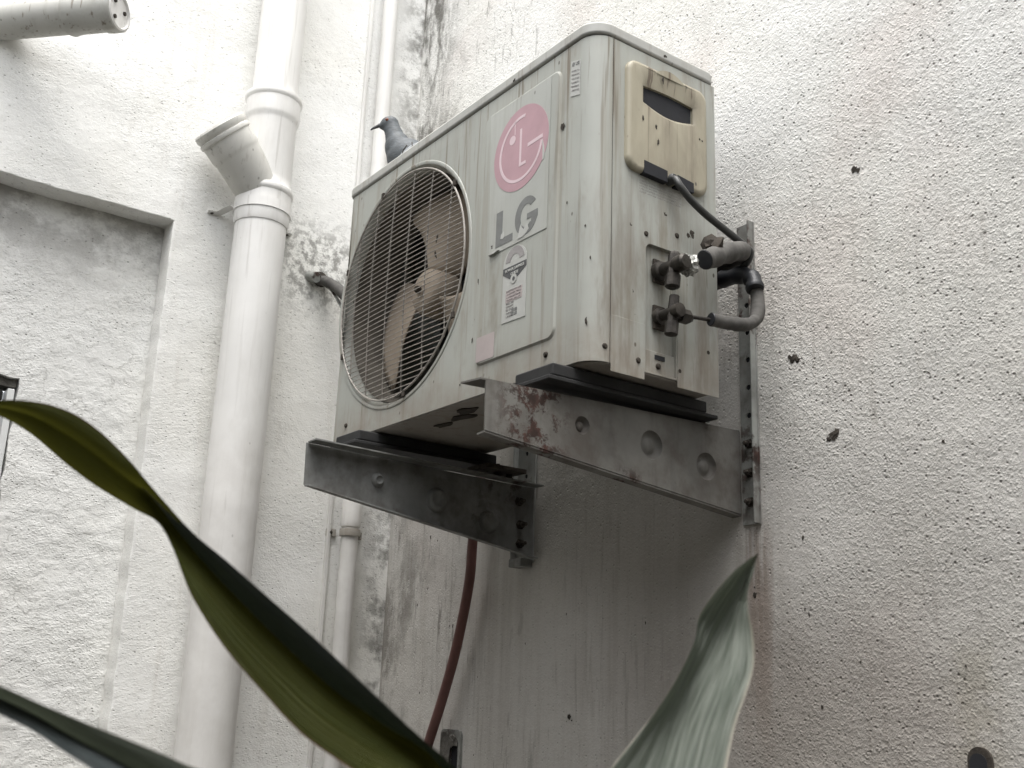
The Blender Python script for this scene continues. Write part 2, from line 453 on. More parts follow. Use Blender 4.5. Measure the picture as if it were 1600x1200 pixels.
# unseen walls added to block low sky and grade the light by height
fw = label(obj('sky_blocker_wall', box(XB, 2.4, -1.50, -1.35, -1.95, .90), M['blocker'], smooth=0), kind='structure')
fe = label(obj('sky_blocker_wall', box(2.2, 2.35, -1.35, YW, -1.95, 1.3), M['blocker'], smooth=0), kind='structure')


# window in the niche
win = empty('window', (nx - .05, -.85, -.99), 'white framed window at the left edge, sunk in the plaster panel', 'window')
obj('window_frame', box(nx - .05, nx - .003, -.5125, -.4985, -.99, .112), M['frame'], win, bevel=.002)
obj('window_frame', box(nx - .05, nx - .018, -1.49, -.5175, .088, .1075), M['black'], win, bevel=.002)
obj('window_frame', box(nx - .05, nx - .018, -1.49, -.5175, -.99, -.965), M['frame'], win, bevel=.002)
obj('pane', box(nx - .042, nx - .038, -1.49, -.5175, -.965, .088), M['glass'], win)

# ------------------------------------------------------------------ drain pipes on wall b
def Zr(zs, prof): return [(r, z) for r, z in prof]
px, py = XB + .072, -.066
# profile in z for the stack's lower length and the branch fitting
dp = empty('drain_pipe', (px, py, -1.95), 'thick white vertical drain pipe with an open side branch', 'drain pipe')
obj('lower_pipe', lathe((px, py, 0), (0, 0, 1), [(.0, -1.95), (.0585, -1.95), (.0585, .585)], 64), M['pvc'], dp)
obj('socket', lathe((px, py, 0), (0, 0, 1), [(.0585, .5535), (.0605, .554), (.0625, .562), (.0635, .585), (.0635, .628), (.0665, .632), (.0672, .637), (.0665, .643), (.062, .647), (.0585, .662), (.0585, .67)], 64), M['pvc'], dp)
obj('tee_body', lathe((px, py, 0), (0, 0, 1), [(.0580, .660), (.0585, .81), (.060, .818), (.0625, .823), (.0635, .83), (.0635, .868), (.0665, .872), (.0672, .877), (.0665, .884), (.060, .886), (.0535, .886)], 64), M['pvc'], dp)
obj('upper_pipe', lathe((px, py, 0), (0, 0, 1), [(.0535, .87), (.0535, 2.5), (0, 2.5)], 64), M['pvc'], dp)
bd = Vector((.08, -.70, .69)).normalized(); bo = Vector((px + .002, py + .012, .618))
M['pvcbranch'] = painted('chalky pvc', (.62, .61, .57), .6, .5, (.3, .29, .26))
br = obj('side_branch', lathe(bo, bd, [(.050, -.01), (.0555, .02), (.0555, .125), (.0575, .13), (.0595, .137), (.0595, .170), (.0625, .172), (.0635, .176), (.0625, .181), (.0600, .183), (.0610, .185), (.0635, .190), (.0635, .199), (.0600, .203), (.0555, .203), (.0545, .160), (.0540, .05)], 64), M['pvcbranch'], dp)
obj('plug', lathe(bo, bd, [(.0550, .170), (.0545, .188), (.050, .192), (.0, .190)], 48), M['pvcgrey'], dp)
# strap round the socket with two ears on the wall
cl = empty('pipe_clamp', (px, py, .60), 'white strap clamp round the thick drain pipe, eared onto the wall', 'pipe clamp')
bm = bmesh.new()
lathe((px, py, 0), (0, 0, 1), [(.0642, .583), (.0655, .583), (.0655, .606), (.0642, .606), (.0642, .583)], 64, bm)
obj('strap', bm, M['pvc'], cl)
for s in (-1, 1):
    z0 = .578
    yy = py + s * .088
    b2 = tube([(px - .02, py + s * .062, z0 + .017), (XB + .03, py + s * .070, z0 + .014), (XB + .006, py + s * .080, z0 + .010), (XB + .003, yy + s * .016, z0 + .008)], .010, 8, 6, flat=.25)
    ear = obj('ear', b2, M['pvc'], cl)
    obj('screw', lathe((XB + .004, yy + s * .006, z0 + .009), (1, 0, 0), [(.0045, 0), (.0045, .003), (.002, .005), (0, .005)], 16), M['mud'], ear)

# thin pipe in the corner
qx, qy = XB + .033, .244
tp = empty('drain_pipe', (qx, qy, -1.95), 'slim white vertical pipe near the wall corner, behind the air conditioner', 'drain pipe')
obj('pipe', lathe((qx, qy, 0), (0, 0, 1), [(.0, -1.95), (.0195, -1.95), (.0195, 2.5), (0, 2.5)], 40), M['pvc'], tp)
obj('socket', lathe((qx, qy, 0), (0, 0, 1), [(.0196, -.098), (.0225, -.096), (.0235, -.088), (.0228, -.080), (.0228, -.02), (.0196, -.012)], 40), M['pvc'], tp)
cl2 = empty('pipe_clamp', (qx, qy, -.105), 'small white clamp with two screws on the slim corner pipe', 'pipe clamp')
obj('strap', lathe((qx, qy, 0), (0, 0, 1), [(.0202, -.118), (.0240, -.118), (.0248, -.110), (.0240, -.102), (.0202, -.102), (.0202, -.118)], 32), M['pvcgrey'], cl2)
for s in (-1, 1):
    e = obj('ear', box(XB + .001, XB + .005, qy + s * .021 - .0 if s > 0 else qy - .047, qy + .047 if s > 0 else qy - .021, -.119, -.101), M['pvcgrey'], cl2, bevel=.0015)
    obj('screw', lathe((XB + .005, qy + s * .037, -.110), (1, 0, 0), [(.005, 0), (.005, .003), (.0025, .006), (0, .006)], 14), M['mud'], e)
# flat trunking strip running up beside it
ct = obj('cable_trunking', box(XB, XB + .010, .198, .207, -1.9, 2.5), M['pvc'], bevel=.0015)
label(ct, 'narrow white cable trunking running up left of the slim corner pipe', 'cable trunking')

# stub of horizontal pipe, top left
hd = Vector((.707, .66, .0)).normalized(); he = Vector((-.958, -.474, .868)); hs0 = he - hd * .40
hp = empty('pipe_stub', hs0, 'capped weathered white pipe stub jutting from the wall at top left', 'pipe')
obj('pipe', lathe(hs0, hd, [(0, 0), (.0385, 0), (.0385, .30)], 48), M['pvcgrey'], hp)
obj('coupling', lathe(hs0, hd, [(.0386, .285), (.0425, .287), (.0435, .292), (.0415, .300), (.0405, .310), (.0400, .365), (.0425, .370), (.043, .377), (.0425, .397), (.0405, .399)], 48), M['pvcgrey'], hp)
cap = obj('end_cap', lathe(hs0, hd, [(.0406, .385), (.0405, .3985), (.0365, .401), (.034, .396), (.0, .396)], 48), M['pvc'], hp)
u_, v_ = frame_of(hd)
for a in (60, 200, 320):
    c_ = hs0 + hd * .3965 + (u_ * math.cos(R(a)) + v_ * math.sin(R(a))) * .022
    obj('bolt', lathe(c_, hd, [(.0045, 0), (.0045, .003), (0, .004)], 10), M['mud'], cap)

# ------------------------------------------------------------------ air conditioner
ac = empty('air_conditioner', (-W / 2, D / 2, -.03), 'dirty white outdoor air conditioner unit with pink and grey LG sticker, on two wall brackets', 'air conditioner')
FX, FZ, FR = -.555, .272, .2305
rc = .036
T = .5285
def corner_strip(bm, cx, cy, a0, a1, r, z0, z1, n=8):
    prev = None
    for k in range(n + 1):
        a = R(a0 + (a1 - a0) * k / n); x = cx + r * math.cos(a); y = cy + r * math.sin(a)
        q = (bm.verts.new((x, y, z0)), bm.verts.new((x, y, z1)))
        if prev: bm.faces.new((prev[0], q[0], q[1], prev[1]))
        prev = q
PR = (-.2895, -.0795, .050, .5005)
rr0 = rrect(*PR, .018); g = .0035
rr1 = rrect(PR[0] + g, PR[1] - g, PR[2] + g, PR[3] - g, .0145)
bm, vs = sheet([[(-W + .02, .002), (-rc, .002), (-rc, T), (-W + .02, T)], circ(FX, FZ, FR, 96), rr0], 'y', 0)
f2 = plane_map('y', 0)
inner = [bm.verts.new(f2(a, b, -.0028)) for a, b in rr1]
for i in range(len(inner)):
    j = (i + 1) % len(inner); bm.faces.new((vs[2][i], vs[2][j], inner[j], inner[i]))
bm.faces.new(inner)
corner_strip(bm, -rc, rc, -90, 0, rc, .002, T, 12)
corner_strip(bm, -W + .02, .02, -180, -90, .02, .002, T, 6)
bmesh.ops.remove_doubles(bm, verts=bm.verts, dist=1e-5)
bmesh.ops.recalc_face_normals(bm, faces=bm.faces)
if sum(f.normal.y * f.calc_area() for f in bm.faces) > 0: bmesh.ops.reverse_faces(bm, faces=bm.faces)
obj('front_panel', bm, M['paint'], ac, smooth=28, solid=.0012)
# left side and back
obj('left_panel', box(-W, -W + .002, .0215, D - .002, .002, T), M['paint'], ac)
obj('coil', box(-W + .006, -.24, D - .022, D - .004, .022, T - .01), M['coil'], ac)
obj('inner_partition', box(-.262, -.258, .02, D - .03, .022, T - .01), M['liner'], ac)
obj('dark_interior', box(-.256, -.012, .012, D - .012, .012, T - .002), M['hollow'], ac)  # black box put in as the dark inside seen through the seam
# shroud ring
obj('shroud', lathe((FX, 0, FZ), (0, 1, 0), [(.2385, .0002), (.2375, -.0012), (.2350, -.0020), (.2310, -.0008), (.2280, .004), (.2245, .008), (.2225, .02), (.2205, .045), (.2195, .10), (.2235, .105), (.2275, .10), (.2290, .01)], 96), M['paint'], ac)
obj('shroud_liner', lathe((FX, 0, FZ), (0, 1, 0), [(.2203, .022), (.2190, .047), (.2180, .106), (.2188, .107)], 96), M['liner'], ac)
# lid
lidp = rrect(-W - .003, .003, -.004, D + .003, .036, 8, (.022, .038, .02, .02))
bm = prism(lidp, 'z', .5300, .0215)
lid = obj('top_lid', bm, M['lid'], ac, smooth=40, bevel=.005)
lip = obj('lid_gap_shade', prism(rrect(-W + .004, -.004, .004, D - .004, .03, 8, (.018, .034, .02, .02)), 'z', .520, .0098), M['hollow'], lid)  # dark strip painting the shadow in the gap under the lid
# base pan
bm = prism(rrect(-W + .004, -.003, .003, D - .001, .03, 8, (.02, .034, .008, .008)), 'z', -.0005, .021)
pan = obj('base_pan', bm, M['pan'], ac, smooth=40, bevel=.002)
for (x, y, sx, sy) in ((-.40, .055, .030, .012), (-.475, .062, .022, .010), (-.36, .035, .026, .010), (-.30, .10, .02, .01)):
    bm = prism([(x + sx * math.cos(t) * (1 + .3 * math.sin(3 * t + x * 50)), y + sy * math.sin(t) * (1 + .35 * math.cos(2 * t + y * 90))) for t in [i * 2 * math.pi / 22 for i in range(22)]], 'z', -.0008, -.0022)
    obj('drain_knockout', bm, M['mud'], pan)
# feet rails
for x0 in (-.128, -.694):
    ft = obj('mounting_foot', box(x0, x0 + .090, -.036, .272, -.0225, -.0035), M['black'], ac, bevel=.003)
    obj('foot_flange', box(x0 - .004, x0 + .094, -.045, .292, -.030, -.0235), M['black'], ft, bevel=.0015)
# right side panel
sx = -.0012
vp = rrect(.105, .1685, .004, .207, .006, 4, (.001, .001, .008, .012))
bm, vs = sheet([[(.0375, .002), (D, .002), (D, T), (.0375, T)], vp], 'x', sx)
f3 = plane_map('x', sx); inner = [bm.verts.new(f3(a, b, -.006)) for a, b in rrect(.1062, .1673, .0052, .2058, .006, 4, (.001, .001, .007, .011))]
for i in range(len(inner)):
    j = (i + 1) % len(inner); bm.faces.new((vs[1][i], vs[1][j], inner[j], inner[i]))
bmesh.ops.recalc_face_normals(bm, faces=bm.faces)
sp = obj('side_panel', bm, M['paint'], ac, smooth=30, solid=.001)
vpl = obj('valve_plate', prism(rrect(.1040, .1690, .040, .2085, .006, 3), 'x', sx - .0062, -.002), M['paint'], ac)
obj('knockout_plate', box(sx - .0075, sx - .0015, .1065, .1675, .004, .0385), M['paint'], ac, bevel=.001)
obj('knockout_slot', box(sx - .0016, sx - .0004, .126, .146, .0265, .0335), M['hollow'], ac)
obj('service_flange', box(sx + .0002, sx + .0016, .0385, .1035, -.010, .075), M['paint'], ac, bevel=.0006)
obj('rear_flange', box(sx + .0002, sx + .0016, .1700, D, -.0085, .212), M['paint'], ac, bevel=.0006)
# yellowed handle cover: raised pillow with a sunk grip
def ring_loft(loops, bm=None, close=True):
    bm = bm or bmesh.new(); vv = [[bm.verts.new(p) for p in L] for L in loops]
    for a, b in zip(vv, vv[1:]):
        n = len(a)
        for i in range(n): bm.faces.new((a[i], a[(i + 1) % n], b[(i + 1) % n], b[i]))
    if close: bm.faces.new(vv[-1])
    bmesh.ops.recalc_face_normals(bm, faces=bm.faces)
    return bm, vv
HC = (.060, .233, .3150, .5035)
def rr3(d, h, r):
    return [(sx + h, a, b) for a, b in rrect(HC[0] + d, HC[1] - d, HC[2] + d, HC[3] - d, r, 6)]
bm = bmesh.new()
outer = [rr3(0, .0003, .020), rr3(.0005, .006, .0198), rr3(.003, .0095, .018), rr3(.008, .0105, .014)]
bm, vv = ring_loft(outer, bm, close=False)
# face with an arched grip hole
def grip(dx, arch):
    P = []
    n = 16
    for k in range(n + 1):                      # bottom edge, bowed down
        t = k / n; P.append((.0945 + (.2030 - .0945) * t, .4375 - .010 * math.sin(math.pi * t)))
    for k in range(n + 1):                      # top edge, arched up
        t = 1 - k / n; P.append((.0945 + (.2030 - .0945) * t, .4660 + arch * math.sin(math.pi * t)))
    cx = .149; cy = .452
    return [(cx + (a - cx) * (1 + dx), cy + (b - cy) * (1 + dx * 2.0)) for a, b in P]
g0 = grip(.14, .030); g1 = grip(0, .003)
hv = [bm.verts.new((sx + .0105, a, b)) for a, b in g0]
hi_ = [bm.verts.new((sx + .0055, a, b)) for a, b in g1]
hb = [bm.verts.new((sx - .020, a, b)) for a, b in g1]
es = [bm.edges.get((vv[-1][i], vv[-1][(i + 1) % len(vv[-1])])) for i in range(len(vv[-1]))]
es += [bm.edges.new((hv[i], hv[(i + 1) % len(hv)])) for i in range(len(hv))]
bmesh.ops.triangle_fill(bm, use_beauty=True, edges=es)
for A, B in ((hv, hi_), (hi_, hb)):
    for i in range(len(A)):
        j = (i + 1) % len(A); bm.faces.new((A[i], A[j], B[j], B[i]))
bm.faces.new(hb)
bmesh.ops.recalc_face_normals(bm, faces=bm.faces)
if sum(f.normal.x * f.calc_area() for f in bm.faces if abs(f.normal.x) > .8 and f.calc_center_median().x > sx + .009) < 0: bmesh.ops.reverse_faces(bm, faces=bm.faces)
hcov = obj('handle_cover', bm, M['beige'], ac, smooth=50, wn=True)
obj('grip_hollow', prism(grip(-.02, .003), 'x', sx + .0015, -.003), M['hollow'], hcov)
for q in ([(.0925, .3135), (.142, .3125), (.142, .3330), (.0925, .3355)], [(.160, .3125), (.199, .3125), (.199, .3300), (.163, .3335)]):
    obj('cable_cutout', prism(q, 'x', sx + .0112, -.0112), M['hollow'], hcov, bevel=.001)
obj('cable_gland', lathe((sx + .002, .151, .3215), (1, 0, 0), [(.0085, 0), (.0085, .012), (.006, .016), (0, .017)], 18), M['cable'], hcov)
# side notice sticker with rows of print
ss = obj('notice_sticker', prism([(.0890, .3130), (.1905, .3130), (.1905, .2815), (.0890, .2815)], 'x', sx + .0002, .0004), M['sticker'], ac, smooth=0)
for k in range(6):
    z_ = .3065 - k * .0046
    if k < 5: text_mesh('print_row', ['CAUTION DISCONNECT POWER SUPPLY', 'BEFORE SERVICING OPEN THE VALVES', 'CHECK ALL PIPE JOINTS FOR LEAKS', 'USE COPPER CONDUCTORS ONLY', 'KEEP AWAY FROM CHILDREN'][k], 'x', (sx + .0008, .0925, z_ - .0025), .094 - .006 * (k % 3), .0024, M['faintprint'], ss)
# grille: every bar is an object, sharing one bar mesh
gr = obj('grille_ring', tube([(FX + .2215 * math.cos(t), -.0035, FZ + .2215 * math.sin(t)) for t in [i * 2 * math.pi / 96 for i in range(97)]], .0019, 8, 1, caps=False), M['wire'], ac)
RG = .2218
def bar_mesh(n=14, r=.00115):
    pts = [(-1 + 2 * i / n, 0, 0) for i in range(n + 1)]
    bm = tube(pts, 1, 6, 1); me = bpy.data.meshes.new('grille_bar')
    return bm
def grille_bar(z, vertical=False):
    a = math.sqrt(max(0, RG ** 2 - z ** 2)); n = 12; pts = []
    for i in range(n + 1):
        s = -a + 2 * a * i / n; rr = min(1, (s * s + z * z) / RG ** 2); y = -.0035 - .0075 * (1 - rr)
        if vertical: pts.append((FX + z, y + .0022, FZ + s))
        else: pts.append((FX + s, y, FZ + z))
    return tube(pts, .00085 if not vertical else .00135, 6, 1)
nb_ = 46
for k in range(nb_):
    z = -RG + (k + .5) * 2 * RG / nb_
    obj('grille_bar', grille_bar(z), M['wire'], gr)
for k in range(6):
    obj('grille_stay', grille_bar(-.168 + k * .0672, True), M['wire'], gr)
for a in (38, 112, 158, 205, 282, 330):
    c_ = Vector((FX + .2265 * math.cos(R(a)), -.003, FZ + .2265 * math.sin(R(a))))
    obj('grille_clip', box(c_.x - .004, c_.x + .004, c_.y - .003, c_.y + .001, c_.z - .006, c_.z + .006), M['mud'], gr, bevel=.001)
# fan
fan = obj('fan', lathe((FX, 0, FZ), (0, 1, 0), [(0, .044), (.012, .044), (.013, .047), (.030, .048), (.040, .052), (.0455, .060), (.0465, .105), (.044, .11)], 48), M['fanplastic'], ac)
obj('fan_nut', lathe((FX, 0, FZ), (0, 1, 0), [(0, .034), (.006, .034), (.007, .037), (.007, .0435)], 6), M['mud'], fan)
for a0 in (66, 186, 306):
    bm = bmesh.new(); NR, NA = 10, 12; g_ = []
    for i in range(NR + 1):
        u = i / NR; r = .042 + (.206 - .042) * u
        w0 = 27 + 22 * u - 8 * u * u; sweep = 12 * u * u
        row = []
        for j in range(NA + 1):
            v = j / NA * 2 - 1
            ww = w0 * (1 - .10 * (max(0, u - .8) / .2) ** 2 * abs(v))
            ang = R(a0 + sweep + v * ww); y = .080 - v * .026 * (1 - .25 * u) + .006 * v * v
            row.append(bm.verts.new((FX + r * math.cos(ang), y, FZ + r * math.sin(ang))))
        g_.append(row)
    for i in range(NR):
        for j in range(NA): bm.faces.new((g_[i][j], g_[i + 1][j], g_[i + 1][j + 1], g_[i][j + 1]))
    obj('blade', bm, M['fanplastic'], fan, smooth=60, solid=.003)
obj('motor', lathe((FX, 0, FZ), (0, 1, 0), [(.0, .115), (.046, .115), (.05, .12), (.05, .19), (0, .19)], 32), M['coil'], ac)
for dx in (-.03, .03): obj('motor_mount', box(FX + dx - .008, FX + dx + .008, .19, .196, .02, T - .01), M['galvdark'], ac)

# screws
scr = obj('screw', lathe((0, 0, 0), (0, -1, 0), [(0, .0032), (.003, .003), (.0045, .0015), (.0048, 0)], 14), M['mud'], ac)
scrs = obj('screw', lathe((0, 0, 0), (1, 0, 0), [(0, .0032), (.003, .003), (.0045, .0015), (.0048, 0)], 14), M['mud'], ac)
fs_ = [(-.1014, .0294), (-.7266, .0307)]
ss_ = [(.0269, .0251), (.0908, .0167), (.1328, .0168), (.1748, .0176), (.1709, .2359), (.1064, .2204), (.2360, .060)]
scr.location = Vector((fs_[0][0], -.0016, fs_[0][1])) - wloc(ac)
for x, z in fs_[1:]: copy(scr, ac, Vector((x, -.0016, z)))
scrs.location = Vector((sx + .0024, ss_[1][0], ss_[1][1])) - wloc(ac)
for y, z in ss_[2:]: copy(scrs, ac, Vector((sx + (.0004 if z < .21 else .0012) , y, z)))
copy(scrs, ac, Vector((-.0006, .0285, .0251)))

# dried mud and dirt blobs sitting on the unit
def blob(r, seed, flat=.45):
    bm = bmesh.new(); bmesh.ops.create_icosphere(bm, subdivisions=2, radius=r)
    for v in bm.verts:
        n = v.co.normalized(); k = 1 + 1.25 * mnoise.noise(n * 3.1 + Vector((seed * 3.1, seed, 0)))
        v.co = Vector((v.co.x * k, v.co.y * flat * k, v.co.z * k))
    return bm
blobs = []
def mud(loc, s, parent, side='y', stretch=1.0, seed=0):
    if len(blobs) < 4:
        o = obj('mud_spot', blob(.005, len(blobs) + 1), M['mud'], parent); blobs.append(o)
    else:
        o = blobs[int(seed) % 4].copy(); COL.objects.link(o); o.parent = parent
    o.location = Vector(loc) - wloc(parent)
    if parent is ac: s *= .72
    o.scale = (s, s * .35, s * stretch)
    o.rotation_euler = (0, random.uniform(-.5, .5), 0) if side == 'y' else (0, 0, R(90))
    return o
for i, (x, z, s, st) in enumerate([(-.0745, .394, 1.35, 1.1), (-.0169, .0615, .8, 1.8), (-.43, .3235, .7, 2.6), (-.432, .292, .7, 3.0), (-.25, .247, .8, 1.6), (-.226, .258, .5, 1), (-.206, .5350, .9, .7),
                                   (-.300, .1, .35, 3), (-.16, .39, .35, 2.2), (-.218, .383, .5, 3.4), (-.2, .345, .35, 1), (-.19, .362, .3, 1), (-.29, .20, .4, 3.2), (-.02, .21, .45, 1), (-.013, .158, .45, 1.5), (-.0595, .26, .3, 1.8), (-.33, .03, .4, 1.0)]):
    y = -.0034 if (PR[0] < x < PR[1] and PR[2] < z < PR[3]) else -.0008
    if z > .53: y = -.0045
    if x > -rc: y = rc - math.sqrt(rc * rc - (x + rc) ** 2) - .0006
    mud((x, y, z), s, ac, 'y', st, i * 7 + 1)
for i, (y, z, s, st) in enumerate([(.1465, .2641, .85, 1.2), (.203, .248, 1.5, 1.1), (.196, .243, 1.1, 1), (.0812, .121, .6, 1.5), (.075, .226, .7, 1.5), (.053, .262, .5, 2), (.090, .405, .5, 2.6), (.118, .400, .45, 2.2), (.122, .375, .45, 3),
                                   (.132, .487, .5, 3), (.213, .412, .45, 1.2), (.219, .411, .4, 1), (.055, .06, .4, 2), (.07, .048, .5, 1), (.0705, .056, .4, 2), (.22, .168, .5, 1.6), (.24, .44, .3, 1), (.09, .3105, .4, 2), (.085, .085, .4, 1.2), (.2, .10, .35, 1.6), (.1435, .5385, .8, .8), (.232, .29, .7, .8)]):
    x = sx + .0006
    if HC[0] < y < HC[1] and HC[2] < z < HC[3]: x = sx + .0108
    if .105 < y < .1685 and z < .207: x = sx - .0058
    if z > .53: x = .0032
    mud((x, y, z), s, ac, 'x', st, i * 5 + 2)

# stickers on the front
yF, yP = -.0003, -.0031
stk = obj('brand_sticker', prism([(-.2707, .4960), (-.1035, .4960), (-.1045, .2330), (-.2560, .2330), (-.2575, .2350)], 'y', yP, -.0006), M['brandfilm'], ac, smooth=0)
cx, cz, cr = -.1800, .3995, .0740
yS = yP - .0006
obj('logo_disc', prism(circ(cx, cz, cr, 80), 'y', yS, -.0004), M['pink'], stk, smooth=0)
yD = yS - .0004
def tip(kind, poly, mat): obj(kind, prism(poly, 'y', yD, -.0003), mat, stk, smooth=0)
tip('logo_ring', arc_band(cx + .0005, cz - .0005, .0540, .0592, 80, 352, 60), M['palepink'])
tip('logo_bar', [(-.1605, .3935), (-.1210, .3945), (-.1210, .4010), (-.1605, .3998)], M['palepink'])
tip('logo_nose', [(-.1825, .3660), (-.1825, .4340), (-.1775, .4340), (-.1775, .3715), (-.1645, .3715), (-.1645, .3660)], M['palepink'])
tip('logo_eye', circ(-.2030, .4220, .0082, 24), M['palepink'])
tip('logo_scratch', [(-.1975, .4290), (-.1985, .4545), (-.1968, .4545), (-.1958, .4290)], M['palepink'])
tip('torn_edge', [(-.1215, .3925), (-.1165, .3760), (-.1150, .3640), (-.1165, .3540), (-.1200, .3530), (-.1203, .3700)], M['sticker'])
yL = yS
def gp(kind, poly, mat, y=yS, th=-.0004): return obj(kind, prism(poly, 'y', y, th), mat, stk, smooth=0)
gp('letter', [(-.2400, .2420), (-.1935, .2420), (-.1935, .2545), (-.2225, .2545), (-.2225, .3035), (-.2400, .3035)], M['greyprint'])
gx, gz = -.1580, .2725
gpoly = []
for k in range(31):
    a = R(38 + (335 - 38) * k / 30); gpoly.append((gx + .0300 * math.cos(a), gz + .0325 * math.sin(a)))
gpoly += [(gx + .0300, gz - .0100), (gx + .0300, gz + .0020), (gx + .002, gz + .0020), (gx + .002, gz - .0080), (gx + .0140, gz - .0080), (gx + .0130, gz - .0150)]
for k in range(30, -1, -1):
    a = R(45 + (315 - 45) * k / 30); gpoly.append((gx + .0150 * math.cos(a), gz + .0195 * math.sin(a)))
gp('letter', gpoly, M['greyprint'])
gp('torn_patch', [(-.1795, .2385), (-.1735, .2570), (-.1700, .2640), (-.1690, .2560), (-.1635, .2500), (-.1590, .2560), (-.1545, .2580), (-.1500, .2470), (-.1560, .2420), (-.1660, .2380)], M['sticker'], yS - .0004, -.0003)
gp('torn_patch', [(-.2250, .2610), (-.2180, .2650), (-.2150, .2560), (-.2190, .2520), (-.2260, .2540)], M['sticker'], yS - .0004, -.0003)
# curled lower corner of the sticker
gp('curled_corner', [(-.2560, .2330), (-.2330, .2375), (-.2270, .2350), (-.2400, .2325)], M['sticker'], yS - .0006, -.003)

# energy label
el = obj('energy_label', prism([(-.2144, .1050), (-.1524, .1030), (-.1530, .1950)] + [(-.1840 + .0310 * math.cos(R(t)), .2020 + .0270 * math.sin(R(t))) for t in range(0, 181, 15)] + [(-.2150, .1940)], 'y', yP, -.0006), M['sticker'], ac, smooth=0)
def ep(kind, poly, mat, y=yS, th=-.0004): return obj(kind, prism(poly, 'y', y, th), mat, el, smooth=0)
ep('dial_print', arc_band(-.184, .2035, .0120, .0250, 5, 175, 24), M['faintprint'])
ep('black_banner', [(-.2150, .1970), (-.1530, .1965), (-.1530, .1865), (-.1740, .1755), (-.1960, .1755), (-.2150, .1865)], M['blackprint'])
text_mesh('lettering', 'POWER SAVINGS', 'y', (-.2085, yS - .0007, .1885), .050, .0050, M['sticker'], el, True)
text_mesh('lettering', 'GUIDE', 'y', (-.1935, yS - .0007, .1805), .020, .0050, M['sticker'], el, True)
ep('seal', circ(-.1855, .1735, .0080, 24), M['sticker'], yS - .0005, -.0003)
ep('seal_mark', circ(-.1850, .1735, .0036, 14), M['blackprint'], yS - .0008, -.0002)
ep('pink_field', [(-.2050, .1370), (-.1620, .1370), (-.1620, .1570), (-.2050, .1570)], M['paperpink'])
for k in range(9):
    ww = .038 if k < 4 else .020
    text_mesh('print_row', ['ELECTRICITY USE', 'UNITS PER YEAR', 'AIR CONDITIONER', 'TYPE SPLIT', 'MODEL YEAR', 'CAPACITY', 'EER WATT', 'VARIABLE', 'LABEL'][k], 'y', (-.2030, yS - .0006, .1545 - k * .0052), ww, .0022, M['faintprint'], el)
for (ax, az) in ((-.1885, .1120), (-.1885, .1185), (-.1805, .1120), (-.1805, .1185)):
    ep('print_mark', [(ax, az), (ax + .0065, az), (ax + .0065, az + .005), (ax, az + .005)], M['greyprint'])
# rating plate near the corner
np_ = obj('rating_plate', prism([(-.0575, .4380), (-.0345, .4320), (-.0345, .4930), (-.0575, .5000)], 'y', yF, -.0005), M['sticker'], ac, smooth=0)
text_mesh('lettering', 'LG', 'y', (-.0455, yF - .0009, .4885), .0085, .0055, M['greyprint'], np_, True, -.25)
obj('print_mark', prism(circ(-.0515, .4920, .0035, 18), 'y', yF - .0006, -.0003), M['greyprint'], np_, smooth=0)
for k in range(6): text_mesh('print_row', ['MODEL S12', 'COOLING KW', 'VOLTS 230', 'CURRENT A', 'REFRIGERANT', 'WEIGHT KG'][k], 'y', (-.0555, yF - .0007, .4800 - k * .0068), .019, .0028, M['faintprint'], np_, False, -.28)
obj('faded_label', prism(rrect(-.2830, -.2330, .0560, .0980, .003), 'y', yP, -.0003), M['paperpink'], ac, smooth=0)

